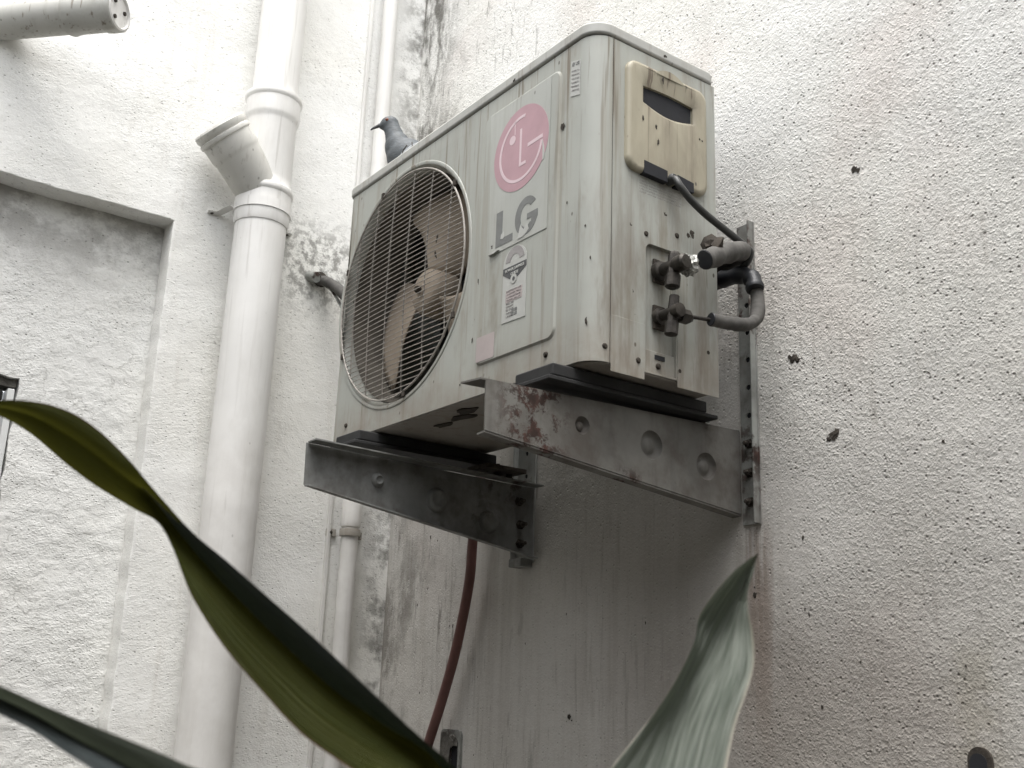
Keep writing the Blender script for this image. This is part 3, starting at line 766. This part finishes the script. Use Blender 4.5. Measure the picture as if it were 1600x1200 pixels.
# ------------------------------------------------------------------ wall brackets
def bracket(X, s, zf, zw, bf, bw, mat, dimples, dish, lab, plate, zt, zb):
    """s = side the wall plate stands on; flanges turn the other way"""
    r = empty('wall_bracket', (X, YW, zb), lab, 'bracket', 'steel brackets under the air conditioner')
    yf, yw = -.136, YW - .006
    out = [(yf, bf), (yf - .002, zf), (yw, zw), (yw, bw)]
    holes = [circ(y, z, rad, 28) for y, z, rad in dimples]
    bm, _ = sheet([out] + holes, 'x', X)
    if sum(f.normal.x for f in bm.faces) < 0: bmesh.ops.reverse_faces(bm, faces=bm.faces)
    web = obj('arm', bm, mat, r, smooth=0, solid=.0025)
    for y, z, rad in dimples:
        d = .0085 * dish
        obj('pressed_dimple', lathe((X, y, z), (1, 0, 0), [(rad, 0), (rad - .0015, d * .45), (rad - .0045, d), (rad * .55, d * 1.05), (rad * .45, d * .7), (0, d * .6)], 28), mat, web, smooth=60)
    fl = -s * .032
    top = [(X - .001 * s, yf - (.010 if s > 0 else 0), zf - .0005), (X + fl, yf - (.022 if s > 0 else 0), zf - (.003 if s > 0 else 0)), (X + fl, yw, zw), (X - .001 * s, yw, zw)]
    bm = bmesh.new(); a = [bm.verts.new((p[0], p[1], p[2] + .0005)) for p in top]; b = [bm.verts.new((p[0], p[1], p[2] + .003)) for p in top]
    bm.faces.new(a); bm.faces.new(b[::-1])
    for i in range(4): bm.faces.new((a[i], b[i], b[(i + 1) % 4], a[(i + 1) % 4]))
    bmesh.ops.recalc_face_normals(bm, faces=bm.faces); obj('top_flange', bm, mat, r, smooth=0)
    bot = [(X - .001 * s, yf, bf), (X + fl * .6, yf, bf - .001), (X + fl * .6, yw, bw - .001), (X - .001 * s, yw, bw)]
    bm = bmesh.new(); a = [bm.verts.new((p[0], p[1], p[2] - .0005)) for p in bot]; b = [bm.verts.new((p[0], p[1], p[2] - .003)) for p in bot]
    bm.faces.new(a); bm.faces.new(b[::-1])
    for i in range(4): bm.faces.new((a[i], b[i], b[(i + 1) % 4], a[(i + 1) % 4]))
    bmesh.ops.recalc_face_normals(bm, faces=bm.faces); obj('bottom_flange', bm, mat, r, smooth=0)
    # wall plate: angle section
    x0, x1 = (X + .0005, X + s * plate) if s > 0 else (X + s * plate, X - .0005)
    p1 = [(x0, zb), (x1, zb), (x1, zt), (x0, zt)]
    hz = [zb + .035 + i * .047 for i in range(int((zt - zb - .03) / .047))]
    xc = (x0 + x1) / 2
    slots = [(z, z > zb + .14 and z < zt - .01) for z in hz]
    bm, _ = sheet([p1] + [circ(xc, z, .0048, 14) for z, h in slots if h], 'y', YW - .0045)
    if sum(f.normal.y for f in bm.faces) > 0: bmesh.ops.reverse_faces(bm, faces=bm.faces)
    pl = obj('wall_plate', bm, M['galv'], r, smooth=0, solid=.003)
    for z, h in slots:
        if h: obj('plate_hole', lathe((xc, YW - .0022, z), (0, -1, 0), [(.0062, 0), (.0062, .0004), (0, .0005)], 14), M['hollow'], pl)
        else:
            bo_ = obj('bolt', lathe((xc, YW - .0045, z), (0, -1, 0), [(.0085, 0), (.0085, .0015), (.0062, .0016), (.0062, .0075), (.0035, .0085), (.0035, .0135), (0, .014)], 6), M['mud'], r, smooth=0)
    ex = x1 if s > 0 else x0
    obj('plate_lip', box(ex - (.0025 if s > 0 else 0), ex + (0 if s > 0 else .0025), YW - .017, YW - .005, zb, zt), M['galv'], r, bevel=.0006)
    return r
b1 = bracket(-.0533, 1, -.0475, -.0350, -.1165, -.1690, M['galvrust'], [(.033, -.081, .0135), (.168, -.088, .0225), (.285, -.103, .022)], -1,
             'rust patched steel bracket under the right end of the air conditioner', .036, .323, -.186)
b2 = bracket(-.5995, -1, -.0460, -.0580, -.1200, -.1950, M['galvdark'], [(.007, -.092, .0135), (.135, -.112, .0235), (.255, -.138, .0225)], 1,
             'dark steel bracket under the fan end of the air conditioner', .060, .300, -.205)
# rusty bolts that hold the feet, extra fixings
def bolt_at(p, ax, parent, mat='mud', s=1.0):
    return obj('bolt', lathe(p, ax, [(.0095 * s, 0), (.0095 * s, .002 * s), (.0070 * s, .0022 * s), (.0070 * s, .009 * s), (.0038 * s, .010 * s), (.0038 * s, .020 * s), (0, .021 * s)], 6), M[mat], parent, smooth=0)
bolt_at((-.068, .286, -.030), (0, 0, -1), b1); bolt_at((-.068, .300, -.036), (.3, .2, 1), b1, 'foil', .8)
bolt_at((-.575, .255, -.048), (0, 0, 1), b2); bolt_at((-.580, .285, -.052), (0, 0, 1), b2)
bolt_at((-.5985, .325, -.090), (1, 0, 0), b2); bolt_at((-.5985, .330, -.135), (1, 0, 0), b2); bolt_at((-.5985, .330, -.172), (1, 0, 0), b2)
obj('shim', box(-.6150, -.5480, .2100, .3050, -.0440, -.0350), M['mud'], b2, bevel=.002)
obj('foot_bracket_end', box(-.6400, -.5990, .335, .3640, -.2150, -.1985), M['galvdark'], b2, bevel=.002)

# ------------------------------------------------------------------ pipework on the right side
vb = empty('service_valve', (0, .137, .165), 'grimy upper brass service valve with crumpled foil on its nut', 'valve', 'service valves on the side of the air conditioner')
obj('valve_body', lathe((-.004, .134, .166), (1, 0, 0), [(.0, 0), (.015, 0), (.015, .01), (.0105, .012), (.0105, .040), (.013, .041), (.013, .058), (.010, .061), (0, .062)], 12), M['brass'], vb, smooth=40)
obj('valve_stem', lathe((.030, .134, .166), (0, -.1, -1), [(.0, -.022), (.0075, -.022), (.0095, -.016), (.0095, .014), (.0115, .015), (.0115, .034), (.006, .037), (0, .037)], 8), M['brass'], vb, smooth=30)
obj('valve_flange', box(-.006, -.002, .124, .147, .148, .186), M['mud'], vb, bevel=.001)
obj('flare_nut', lathe((.032, .140, .170), (.12, 1, .12), [(0, 0), (.0085, 0), (.0085, .010), (.0135, .011), (.0135, .028), (.0100, .033), (.0, .034)], 6), M['brass'], vb, smooth=0)
bm = bmesh.new(); bmesh.ops.create_icosphere(bm, subdivisions=3, radius=.0165)
for v in bm.verts:
    n = v.co.normalized(); v.co = v.co * (1 + .30 * mnoise.noise(n * 3.4)) + Vector((.034, .160, .173))
obj('foil_wrap', bm, M['foil'], vb, smooth=20)
vb2 = empty('service_valve', (0, .137, .092), 'lower small brass service valve with a thin copper tube', 'valve', 'service valves on the side of the air conditioner')
obj('valve_body', lathe((-.004, .134, .094), (1, 0, 0), [(.0, 0), (.013, 0), (.013, .008), (.0085, .010), (.0085, .034), (.0105, .035), (.0105, .048), (0, .050)], 12), M['brass'], vb2, smooth=40)
obj('valve_stem', lathe((.028, .134, .094), (0, -.12, -1), [(0, -.026), (.0075, -.026), (.0080, -.010), (.0080, .016), (.0100, .017), (.0100, .036), (0, .038)], 8), M['brass'], vb2, smooth=30)
obj('valve_flange', box(-.006, -.002, .124, .147, .074, .112), M['mud'], vb2, bevel=.001)
obj('flare_nut', lathe((.028, .139, .092), (.10, 1, -.02), [(0, 0), (.0070, 0), (.0070, .008), (.0110, .009), (.0110, .024), (.0065, .030), (0, .031)], 6), M['brass'], vb2, smooth=0)
obj('copper_tube', tube([(.031, .160, .0925), (.038, .178, .0925), (.044, .200, .0925)], .0030, 10, 4), M['brass'], vb2)

def foamy(path, r, name, lab, mat='foam'):
    e = empty(name, Vector(path[0]), lab, 'pipe', 'insulated pipes beside the air conditioner')
    nz = lambda t: 1 + .16 * mnoise.noise(Vector((t * 14, r * 900, 0))) + .06 * mnoise.noise(Vector((t * 45, r * 300, 5)))
    sl = obj('foam_sleeve', tube(path, r, 18, 10, rfun=nz, caps=True), M[mat], e, smooth=50)
    p0, p1 = Vector(path[0]), Vector(path[1]); d = (p1 - p0).normalized()
    obj('open_end', lathe(p0 - d * .0012, d, [(r * .98, .001), (r * .9, 0), (r * .5, .0), (0, .0005)], 18), M['tape'], e)
    return e
e1 = foamy([(.047, .182, .184), (.047, .215, .200), (.042, .255, .220), (.020, .292, .234), (-.04, .312, .240), (-.16, .320, .243), (-.40, .322, .25)], .0155, 'insulated_pipe', 'thick grimy foam insulated pipe leaving the upper valve')
e2 = foamy([(.046, .195, .0925), (.050, .225, .093), (.053, .262, .098), (.052, .287, .113), (.047, .298, .140), (.040, .302, .170), (.020, .304, .195), (-.03, .306, .205), (-.16, .312, .205), (-.40, .32, .21)], .0105, 'insulated_pipe', 'thinner foam insulated pipe bending up from the lower valve')
obj('torn_sleeve', blob(.016, 5, .8), M['mud'], e1).location = Vector((.040, .208, .212)) - wloc(e1)
tw = obj('tape_wrap', tube([(.046, .294, .165), (.038, .298, .185), (.015, .300, .200), (-.03, .304, .207)], .0138, 14, 6, rfun=lambda t: 1 + .10 * math.sin(20 * t)), M['tape'], e2)
cb = obj('power_cable', tube([(.004, .152, .322), (.018, .150, .318), (.026, .152, .304), (.030, .172, .285), (.032, .205, .268), (.034, .250, .252), (.037, .288, .236), (.036, .296, .228), (.020, .300, .215), (-.03, .304, .200)], .0058, 12, 8), M['cable'])
label(cb, 'black power cable slanting from the handle cover down to the wall', 'cable')

# drain hose
hz_ = obj('drain_hose', tube([(-.70, .30, -.03), (-.745, .325, -.08), (-.762, .33, -.152), (-.766, .33, -.224), (-.788, .333, -.301), (-.820, .335, -.391), (-.861, .336, -.481), (-.905, .338, -.563), (-.96, .34, -.68), (-1.02, .34, -.85)], .0105, 16, 10), M['hose'])
label(hz_, 'brown red rubber drain hose curving down the wall below the left bracket', 'hose')

# bundle of pipes and wires from the other wall, going in behind the unit
def run(name, path, r, mat, lab, cat='cable', rf=None, flat=1):
    o = obj(name, tube(path, r, 12, 8, rfun=rf, flat=flat), M[mat]); label(o, lab, cat, 'lines running from the side wall behind the air conditioner'); return o
ws = obj('conduit_stub', lathe((XB - .002, .100, .500), (1, .10, -.35), [(0, 0), (.0135, 0), (.0135, .032), (.0125, .034), (0, .034)], 20), M['galv'])
label(ws, 'short grey conduit stub poking from the wall left of the air conditioner', 'conduit')
ho = obj('wall_hole', lathe((XB + .0008, .128, .4985), (1, 0, 0), [(.020, -.0005), (.018, .0004), (0, .0008)], 18), M['mud'], wb)
run('insulated_line', [(XB - .01, .122, .497), (XB + .035, .128, .483), (XB + .075, .140, .455), (XB + .12, .162, .405), (XB + .17, .190, .34), (XB + .24, .23, .25), (XB + .34, .29, .20)], .0125, 'foam', 'grey wrapped line in front of the bundle running behind the fan end', 'pipe')
run('wire', [(XB - .01, .138, .500), (XB + .03, .150, .488), (XB + .065, .170, .455), (XB + .11, .20, .39), (XB + .18, .24, .30), (XB + .30, .30, .24)], .0060, 'cable', 'black wire bundled behind the grey wrapped line')
run('wire', [(XB - .01, .132, .492), (XB + .04, .140, .462), (XB + .08, .152, .410), (XB + .12, .170, .34), (XB + .17, .195, .25), (XB + .30, .28, .16)], .0055, 'galv', 'pale flat wire hanging lowest under the grey wrapped line', flat=.5)

# ------------------------------------------------------------------ small fittings low on the walls
jb = empty('wall_box', (-.858, YW, -.62), 'small broken grey socket box set in the wall below the drain hose', 'socket box')
bm, vs = sheet([rrect(-.8975, -.8225, -.66, -.5300, .012), rrect(-.8620, -.8305, -.655, -.5480, .006)], 'y', YW - .006)
if sum(f.normal.y for f in bm.faces) > 0: bmesh.ops.reverse_faces(bm, faces=bm.faces)
obj('frame', bm, M['galv'], jb, smooth=0, solid=.006)
obj('cavity', box(-.8600, -.8320, YW - .0010, YW - .0004, -.653, -.5495), M['hollow'], jb)
obj('cover_flap', prism([(-.8955, -.66), (-.8640, -.66), (-.8560, -.5600), (-.8700, -.5330), (-.8920, -.5360)], 'y', YW - .0065, -.003), M['cement'], jb, bevel=.001)
obj('mortar_lump', blob(.011, 8, .5), M['cement'], jb).location = Vector((-.848, YW - .006, -.553)) - wloc(jb)
sk = empty('pipe_socket', (.321, YW, -.60), 'dark arched metal socket in the wall at bottom right', 'socket')
arch = [(.3045, -.60), (.3375, -.60)] + [(.321 + .0165 * math.cos(R(t)), -.5130 + .0165 * math.sin(R(t))) for t in range(0, 181, 15)]
arch2 = [(.3075, -.60), (.3310, -.60)] + [(.3192 + .0118 * math.cos(R(t)), -.5160 + .0118 * math.sin(R(t))) for t in range(0, 181, 15)]
obj('rim', prism(arch, 'y', YW + .004, -.008), M['mud'], sk)
obj('hollow', prism(arch2, 'y', YW - .0041, -.0006), M['hollow'], sk)

# specks on the big wall
wm = [(.185, .342, 1.0, 1), (.191, .338, .7, 1), (.055, .066, 1.1, 1), (.063, .062, .8, 1), (.048, .070, .6, 1.2), (.123, -.069, 1.3, .8), (.129, -.066, .9, 1.2), (.116, -.073, .7, 1), (-.48, -.491, .9, 1), (-.473, -.497, .7, .7), (-.488, -.499, .3, 1), (.302, -.107, .7, 1.2),
      (.084, -.457, .8, 1.3), (.152, -.395, .5, 1.4), (.061, -.215, .6, 1.8), (-.035, -.295, 1.0, 1.4), (-.035, -.283, .5, 1), (.31, -.400, .5, 1.2), (.215, -.20, .35, 1), (.06, -.32, .4, 2.2), (-.28, -.33, .45, 2), (-.62, -.36, .4, 1.6), (-.45, -.29, .3, 1), (.40, .22, .35, 1), (.30, .02, .35, 1), (.44, -.30, .35, 1), (.22, -.32, .3, 1),
      (-.99, -.12, .7, 2.2), (-.96, -.13, .6, 1.2), (-1.03, -.27, .5, 2.4), (-.99, -.235, .4, 3), (-.88, -.32, .6, 2.4), (-.855, -.33, .4, 1.6), (-1.0, -.46, .6, 1.6)]
for i, (x, z, s, st) in enumerate(wm):
    if i > 8: s *= .55
    o = mud((x, YW - .0008, z), s, wa, 'y', st, i * 3)
for i in range(8):
    mud((random.uniform(-.95, .5), YW - .0006, random.uniform(-.6, -.18)), random.uniform(.12, .28), wa, 'y', random.uniform(.8, 2.4), i)

# a few twigs and straws on the lid
for i, (x, y, a, l) in enumerate([(-.60, .01, 70, .030), (-.575, .02, 110, .04), (-.30, .02, 60, .018), (-.292, .02, 120, .016), (-.52, .1, 80, .04)]):
    o = obj('twig', tube([(x, y, .5505), (x + l * .3 * math.cos(R(a)), y, .5515 + l * .6 * math.sin(R(a))), (x + l * math.cos(R(a)), y + .004, .5515 + l * math.sin(R(a)))], .0011, 6, 3), M['mud'])
    label(o, ['short dark twig standing on the lid edge just right of the pigeon', 'taller bent twig on the lid behind the pigeon', 'left twig of the tiny V on the lid edge', 'right twig of the tiny V on the lid edge', 'thin straw further back on the lid'][i], 'twig', 'twigs on the air conditioner lid')

# ------------------------------------------------------------------ pigeon
def ell(c, r, rot=None, bm=None, seg=24):
    bm = bm or bmesh.new(); q = bmesh.ops.create_uvsphere(bm, u_segments=seg, v_segments=seg // 2, radius=1)
    m = Matrix.Translation(c) @ (rot or Matrix.Identity(4)) @ Matrix.Diagonal((*r, 1))
    bmesh.ops.transform(bm, matrix=m, verts=q['verts']); return bm
t = NT('pigeon plumage'); X, Y, Z = t.sep()
tc = t.n('ShaderNodeTexCoord').outputs['Object']
so = t.n('ShaderNodeSeparateXYZ'); t.put(so.inputs[0], tc)
fth = t.noise(90, 3, t.map((1, 1, 2.5)), .6)
neck = t.rng(so.outputs[2], -.005, .045)
c = t.mix(neck, (.20, .207, .212), (.07, .078, .083))
c = t.mix(t.rng(fth, .4, .7, 0, .5), c, (.12, .135, .15))
M['plume'] = t.out(c, .6, t.bump(fth, .0015, .5), spec=.4)
M['wing'] = plain('pale grey wing feathers', (.30, .315, .325), .7, .3, 70, .6)
M['wingdark'] = plain('dark flight feathers', (.07, .075, .08), .7, .3, 70, .5)
M['beak'] = plain('dark beak', (.045, .045, .047), .45, .2, 60)
M['cere'] = plain('pale cere', (.45, .44, .42), .7, .2, 60)
M['eye'] = plain('orange eye', (.25, .06, .02), .15, .2, 60, 0)
M['feet'] = plain('red feet', (.28, .07, .06), .6, .2, 60)
PG = Vector((-.705, .118, .5517)); ang = math.atan2(-.80, -.60)
pg = empty('pigeon', PG, 'grey pigeon perched on top of the air conditioner, looking left', 'pigeon')
pg.rotation_euler = (0, 0, ang)
def pobj(name, bm, mat, smooth=60, mod=None, parent=None):
    me = bpy.data.meshes.new(name); bm.to_mesh(me); bm.free(); me.shade_smooth()
    me.materials.append(M[mat]); o = bpy.data.objects.new(name, me); COL.objects.link(o); o.parent = parent or pg
    return o
ry = lambda d: Matrix.Rotation(R(d), 4, 'Y')
bm = ell((-.020, 0, .072), (.085, .043, .045), ry(14))            # trunk
ell((.030, 0, .078), (.048, .041, .044), ry(-25), bm)             # breast
ell((.052, 0, .100), (.030, .029, .040), ry(15), bm)
ell((.062, 0, .125), (.021, .020, .034), ry(10), bm)              # neck
ell((.068, 0, .143), (.0185, .0170, .026), ry(12), bm)
ell((.076, 0, .1600), (.0205, .0160, .0170), ry(12), bm)           # head
ell((.086, 0, .1560), (.0140, .0105, .0105), ry(20), bm)           # face
ell((-.085, 0, .052), (.05, .028, .018), ry(20), bm)              # rump
body = pobj('body', bm, 'plume')
rm = body.modifiers.new('join', 'REMESH'); rm.mode = 'VOXEL'; rm.voxel_size = .0028; rm.use_smooth_shade = True
sm = body.modifiers.new('smooth', 'SMOOTH'); sm.iterations = 9; sm.factor = .6
for s in (-1, 1):
    w = pobj('wing', ell((-.032, s * .036, .080), (.078, .012, .030), ry(13)), 'wing')
    for k in range(5):
        d = tube([(-.03 - .004 * k, s * (.044 - .001 * k), .070 - .004 * k), (-.08, s * (.042 - .002 * k), .060 - .003 * k), (-.135 + .008 * k, s * .022, .045 + .001 * k)], .0065, 8, 4, rfun=lambda q: 1 - .5 * q, flat=.3)
        pobj('flight_feather', d, 'wingdark', parent=w)
    e = pobj('eye', ell((.080, s * .0152, .1622), (.0034, .0018, .0034)), 'eye')
    pobj('pupil', ell((.0805, s * .0166, .1622), (.0017, .0010, .0017)), 'beak', parent=e)
    lg = pobj('leg', tube([(.0, s * .018, .040), (.006, s * .019, .020), (.0, s * .019, .004)], .0035, 10, 4), 'feet')
    for a, l in ((0, .026), (35, .022), (-35, .022), (180, .014)):
        pobj('toe', tube([(.0, s * .019, .004), (.5 * l * math.cos(R(a)), s * .019 + .5 * l * math.sin(R(a)), .004), (l * math.cos(R(a)), s * .019 + l * math.sin(R(a)), .0014)], .0022, 8, 3), 'feet', parent=lg)
bk = pobj('beak', tube([(.093, 0, .1560), (.102, 0, .1525), (.112, 0, .1470), (.1155, 0, .1435)], .0050, 10, 4, rfun=lambda q: 1 - .82 * q), 'beak')
pobj('cere', ell((.0970, 0, .1580), (.0050, .0042, .0028), ry(25)), 'cere', parent=bk)
tl = pobj('tail', ell((-.150, 0, .038), (.055, .024, .005), ry(12)), 'wingdark')

# ------------------------------------------------------------------ plant in the foreground
def leaf_mat(name, under, top, trans, tw=.35, margin=(.26, .18, .15), rough=.5, spec=.3, vein=.35):
    t = NT(name)
    at = t.n('ShaderNodeAttribute', attribute_name='across').outputs['Fac']
    al = t.n('ShaderNodeAttribute', attribute_name='along').outputs['Fac']
    cv = t.n('ShaderNodeCombineXYZ'); t.put(cv.inputs[0], at); t.put(cv.inputs[1], al)
    v = t.noise(1, 4, t.map((16, 1.6, 1), src=cv.outputs[0]), .6)
    c = t.mix(t.rng(v, .35, .65), under, top)
    mrg = t.rng(t.math('ABSOLUTE', at), .94, .99)
    c = t.mix(t.mul(mrg, .75), c, margin)
    vn = t.noise(1, 2, t.map((70, .5, 1), src=cv.outputs[0]), .5)
    c = t.mix(t.mul(t.rng(vn, .45, .62), vein), c, tuple(x * .45 for x in under))
    if name.startswith('silver'): c = t.mix(t.rng(al, .02, .22, .8, 0), c, (.085, .05, .04))
    nb = t.bump(v, .004, .6)
    t.out(c, rough, nb, spec=spec)
    tr = t.n('ShaderNodeBsdfTranslucent'); t.put(tr.inputs['Color'], trans)
    mx = t.n('ShaderNodeMixShader'); mx.inputs[0].default_value = tw
    om = t.t.nodes['Material Output']
    t.t.links.new(t.b.outputs[0], mx.inputs[1]); t.t.links.new(tr.outputs[0], mx.inputs[2]); t.t.links.new(mx.outputs[0], om.inputs[0])
    return t.m
M['leaf_olive'] = leaf_mat('olive leaf blade', (.040, .050, .008), (.050, .055, .010), (.060, .060, .008), .32, (.16, .085, .06), .6, .15)
M['leaf_dark'] = leaf_mat('dark leaf blade', (.022, .031, .033), (.055, .070, .073), (.012, .018, .01), .15, (.15, .13, .12), .40, .6)  # on the long leaf: shade and bluish sky sheen put into the colour
M['leaf_silver'] = leaf_mat('silver green leaf blade', (.075, .092, .072), (.185, .205, .175), (.08, .095, .065), .3, (.50, .46, .38), .5, .3, .7)
M['stem'] = plain('green brown stem', (.07, .08, .04), .7, .4, 30)

def leaf(A, F, B, mats, parent, name='leaf', lab=None, ripple=0, sub=4, ncol=9, bulge=.003, split=-9):
    A, F, B = [smooth_path(x, sub) for x in (A, F, B)]
    bm = bmesh.new(); la = bm.verts.layers.float.new('across'); ll = bm.verts.layers.float.new('along'); rows = []; n = len(A)
    for i in range(n):
        row = []
        a, f, b = A[i], F[i], B[i]
        for j in range(2 * ncol + 1):
            s = (j - ncol) / ncol
            p = f.lerp(b, s) if s >= 0 else f.lerp(a, -s)
            w = min(1, (a - b).length / .03)
            bow = math.sin(math.pi * abs(s))
            nrm = (b - a).cross(F[min(i + 1, n - 1)] - F[max(i - 1, 0)])
            if nrm.length > 1e-9:
                nrm.normalize(); p = p + nrm * (bulge * bow * w + ripple * w * math.sin(j * 2.1 + .25 * i) * min(1, 3 * abs(s)))
            v = bm.verts.new(p); v[la] = s; v[ll] = i / n * 3; row.append(v)
        rows.append(row)
    for i in range(n - 1):
        for j in range(2 * ncol):
            f_ = bm.faces.new((rows[i][j], rows[i + 1][j], rows[i + 1][j + 1], rows[i][j + 1])); f_.material_index = 0 if j < ncol and i > split * sub + max(0, (ncol - 2 - j)) * .8 else len(mats) - 1
    bmesh.ops.remove_doubles(bm, verts=bm.verts, dist=1e-6)
    o = obj(name, bm, None, parent, smooth=180, mats=[M[m] for m in mats])
    if lab: o['label'] = lab
    return o

ST = Vector((.668, -.560, -.72))
plant = empty('foreground_plant', (.64, -.55, -1.93), 'long leaved plant standing close to the camera along the bottom edge', 'plant')
B1 = [(0.258, -0.798, -0.266), (0.276, -0.787, -0.275), (0.297, -0.768, -0.289), (0.317, -0.748, -0.309), (0.338, -0.73, -0.326), (0.36, -0.708, -0.342), (0.378, -0.696, -0.352), (0.401, -0.691, -0.372), (0.422, -0.683, -0.402), (0.447, -0.668, -0.433), (0.475, -0.651, -0.46), (0.503, -0.637, -0.482), (0.533, -0.622, -0.498), (0.563, -0.609, -0.512)]
F1 = [(0.237, -0.795, -0.26), (0.256, -0.785, -0.264), (0.28, -0.764, -0.272), (0.302, -0.746, -0.283), (0.324, -0.727, -0.296), (0.343, -0.711, -0.313), (0.358, -0.699, -0.329), (0.384, -0.685, -0.358), (0.41, -0.672, -0.383), (0.438, -0.656, -0.408), (0.468, -0.638, -0.434), (0.499, -0.619, -0.458), (0.531, -0.602, -0.475), (0.564, -0.581, -0.495)]
A1 = [(0.269, -0.8, -0.266), (0.289, -0.791, -0.266), (0.315, -0.771, -0.269), (0.337, -0.754, -0.277), (0.357, -0.738, -0.291), (0.375, -0.721, -0.311), (0.391, -0.706, -0.332), (0.42, -0.687, -0.361), (0.448, -0.673, -0.38), (0.478, -0.657, -0.402), (0.509, -0.637, -0.427), (0.538, -0.621, -0.45), (0.568, -0.603, -0.475), (0.6, -0.579, -0.506)]
def lp(a, b, k): return tuple(a[i] + (b[i] - a[i]) * k for i in range(3))
F1 = [lp(A1[i], B1[i], .45) if i < 6 else (lp(lp(A1[i], B1[i], .42), F1[i], .5) if i == 6 else lp(F1[i], A1[i], .17)) for i in range(len(F1))]
tipv = (.235, -.806, -.262)
A1 = [tipv] + A1[1:] + [(.640, -.568, -.560), (.666, -.557, -.64), ST + Vector((.006, 0, 0))]
F1 = [tipv] + F1[1:] + [(.612, -.568, -.555), (.650, -.560, -.64), ST + Vector((0, .004, 0))]
B1 = [tipv] + B1[1:] + [(.605, -.590, -.560), (.645, -.572, -.64), ST + Vector((-.006, 0, 0))]
leaf(A1, F1, B1, ['leaf_dark', 'leaf_olive'], plant, lab='long arching leaf, olive with its upper half painted as shaded', bulge=.0025, split=5.3)
L3 = [(0.583, -0.326, -0.35), (0.588, -0.349, -0.361), (0.588, -0.363, -0.371), (0.584, -0.378, -0.387), (0.584, -0.39, -0.401), (0.59, -0.4, -0.416), (0.593, -0.414, -0.435), (0.593, -0.43, -0.454), (0.592, -0.45, -0.474), (0.592, -0.474, -0.496), (0.593, -0.498, -0.518)]
M3 = [(0.567, -0.307, -0.348), (0.574, -0.326, -0.362), (0.576, -0.336, -0.374), (0.573, -0.348, -0.393), (0.572, -0.359, -0.409), (0.575, -0.373, -0.425), (0.577, -0.389, -0.443), (0.581, -0.403, -0.459), (0.585, -0.416, -0.475), (0.592, -0.431, -0.496), (0.599, -0.446, -0.518)]
R3 = [(0.578, -0.319, -0.35), (0.587, -0.336, -0.365), (0.588, -0.343, -0.38), (0.593, -0.349, -0.394), (0.598, -0.352, -0.409), (0.606, -0.36, -0.425), (0.613, -0.37, -0.437), (0.619, -0.383, -0.45), (0.622, -0.396, -0.468), (0.628, -0.411, -0.492), (0.635, -0.427, -0.516)]
t3 = (.576, -.318, -.349)
L3 = [t3] + L3[1:] + [(.605, -.530, -.57), (.640, -.555, -.65), ST + Vector((-.006, .002, .01))]
M3 = [t3] + M3[1:] + [(.620, -.490, -.57), (.648, -.535, -.65), ST + Vector((0, .008, .01))]
R3 = [t3] + R3[1:] + [(.655, -.475, -.57), (.668, -.530, -.65), ST + Vector((.006, .002, .01))]
leaf(L3, M3, R3, ['leaf_silver', 'leaf_silver'], plant, lab='upright pointed silvery leaf', ripple=.0016, bulge=.002)
U2 = [(0.415, -0.809, -0.455), (0.448, -0.795, -0.461), (0.481, -0.781, -0.469), (0.514, -0.766, -0.477), (0.547, -0.752, -0.484), (0.582, -0.735, -0.493), (0.616, -0.718, -0.505)]
M2 = [(0.402, -0.806, -0.461), (0.436, -0.791, -0.468), (0.467, -0.778, -0.476), (0.499, -0.765, -0.486), (0.53, -0.754, -0.494), (0.563, -0.738, -0.505), (0.595, -0.724, -0.517)]
D2 = [(0.412, -0.807, -0.467), (0.445, -0.792, -0.476), (0.476, -0.781, -0.483), (0.506, -0.771, -0.492), (0.535, -0.762, -0.5), (0.565, -0.75, -0.51), (0.595, -0.739, -0.522)]
t2 = (.300, -.852, -.440)
for Q, dx in ((U2, .006), (M2, 0), (D2, -.006)):
    Q.insert(0, (Q[0][0] * .6 + t2[0] * .4, Q[0][1] * .6 + t2[1] * .4, Q[0][2] * .6 + t2[2] * .4)); Q.insert(0, t2)
    Q += [(.650 + dx, -.665, -.565 - abs(dx)), (.668 + dx, -.600, -.65), tuple(ST + Vector((dx, -.006, -.01)))]
leaf(U2, M2, D2, ['leaf_silver', 'leaf_dark'], plant, lab='blurred grey green leaf crossing the bottom left corner', bulge=.002)
obj('stem', tube([(.64, -.55, -1.95), (.655, -.555, -1.5), (.66, -.565, -1.1), (.668, -.560, -.70)], .014, 12, 8, rfun=lambda q: 1.3 - .4 * q), M['stem'], plant)
# lower leaves, out of the picture
for a in range(0, 360, 60):
    d = Vector((math.cos(R(a)), math.sin(R(a)), 0)); sd_ = Vector((-d.y, d.x, 0)); o_ = Vector((.665, -.562, -.80 - a * .0009))
    def pth(w): return [o_ + d * r + Vector((0, 0, h)) + sd_ * w * ww for r, h, ww in ((0, 0, .006), (.08, .02, .02), (.18, -.02, .03), (.28, -.12, .022), (.36, -.26, 0))]
    leaf([tuple(p) for p in pth(1)], [tuple(p - Vector((0, 0, .006))) for p in pth(0)], [tuple(p) for p in pth(-1)], ['leaf_olive', 'leaf_olive'], plant)
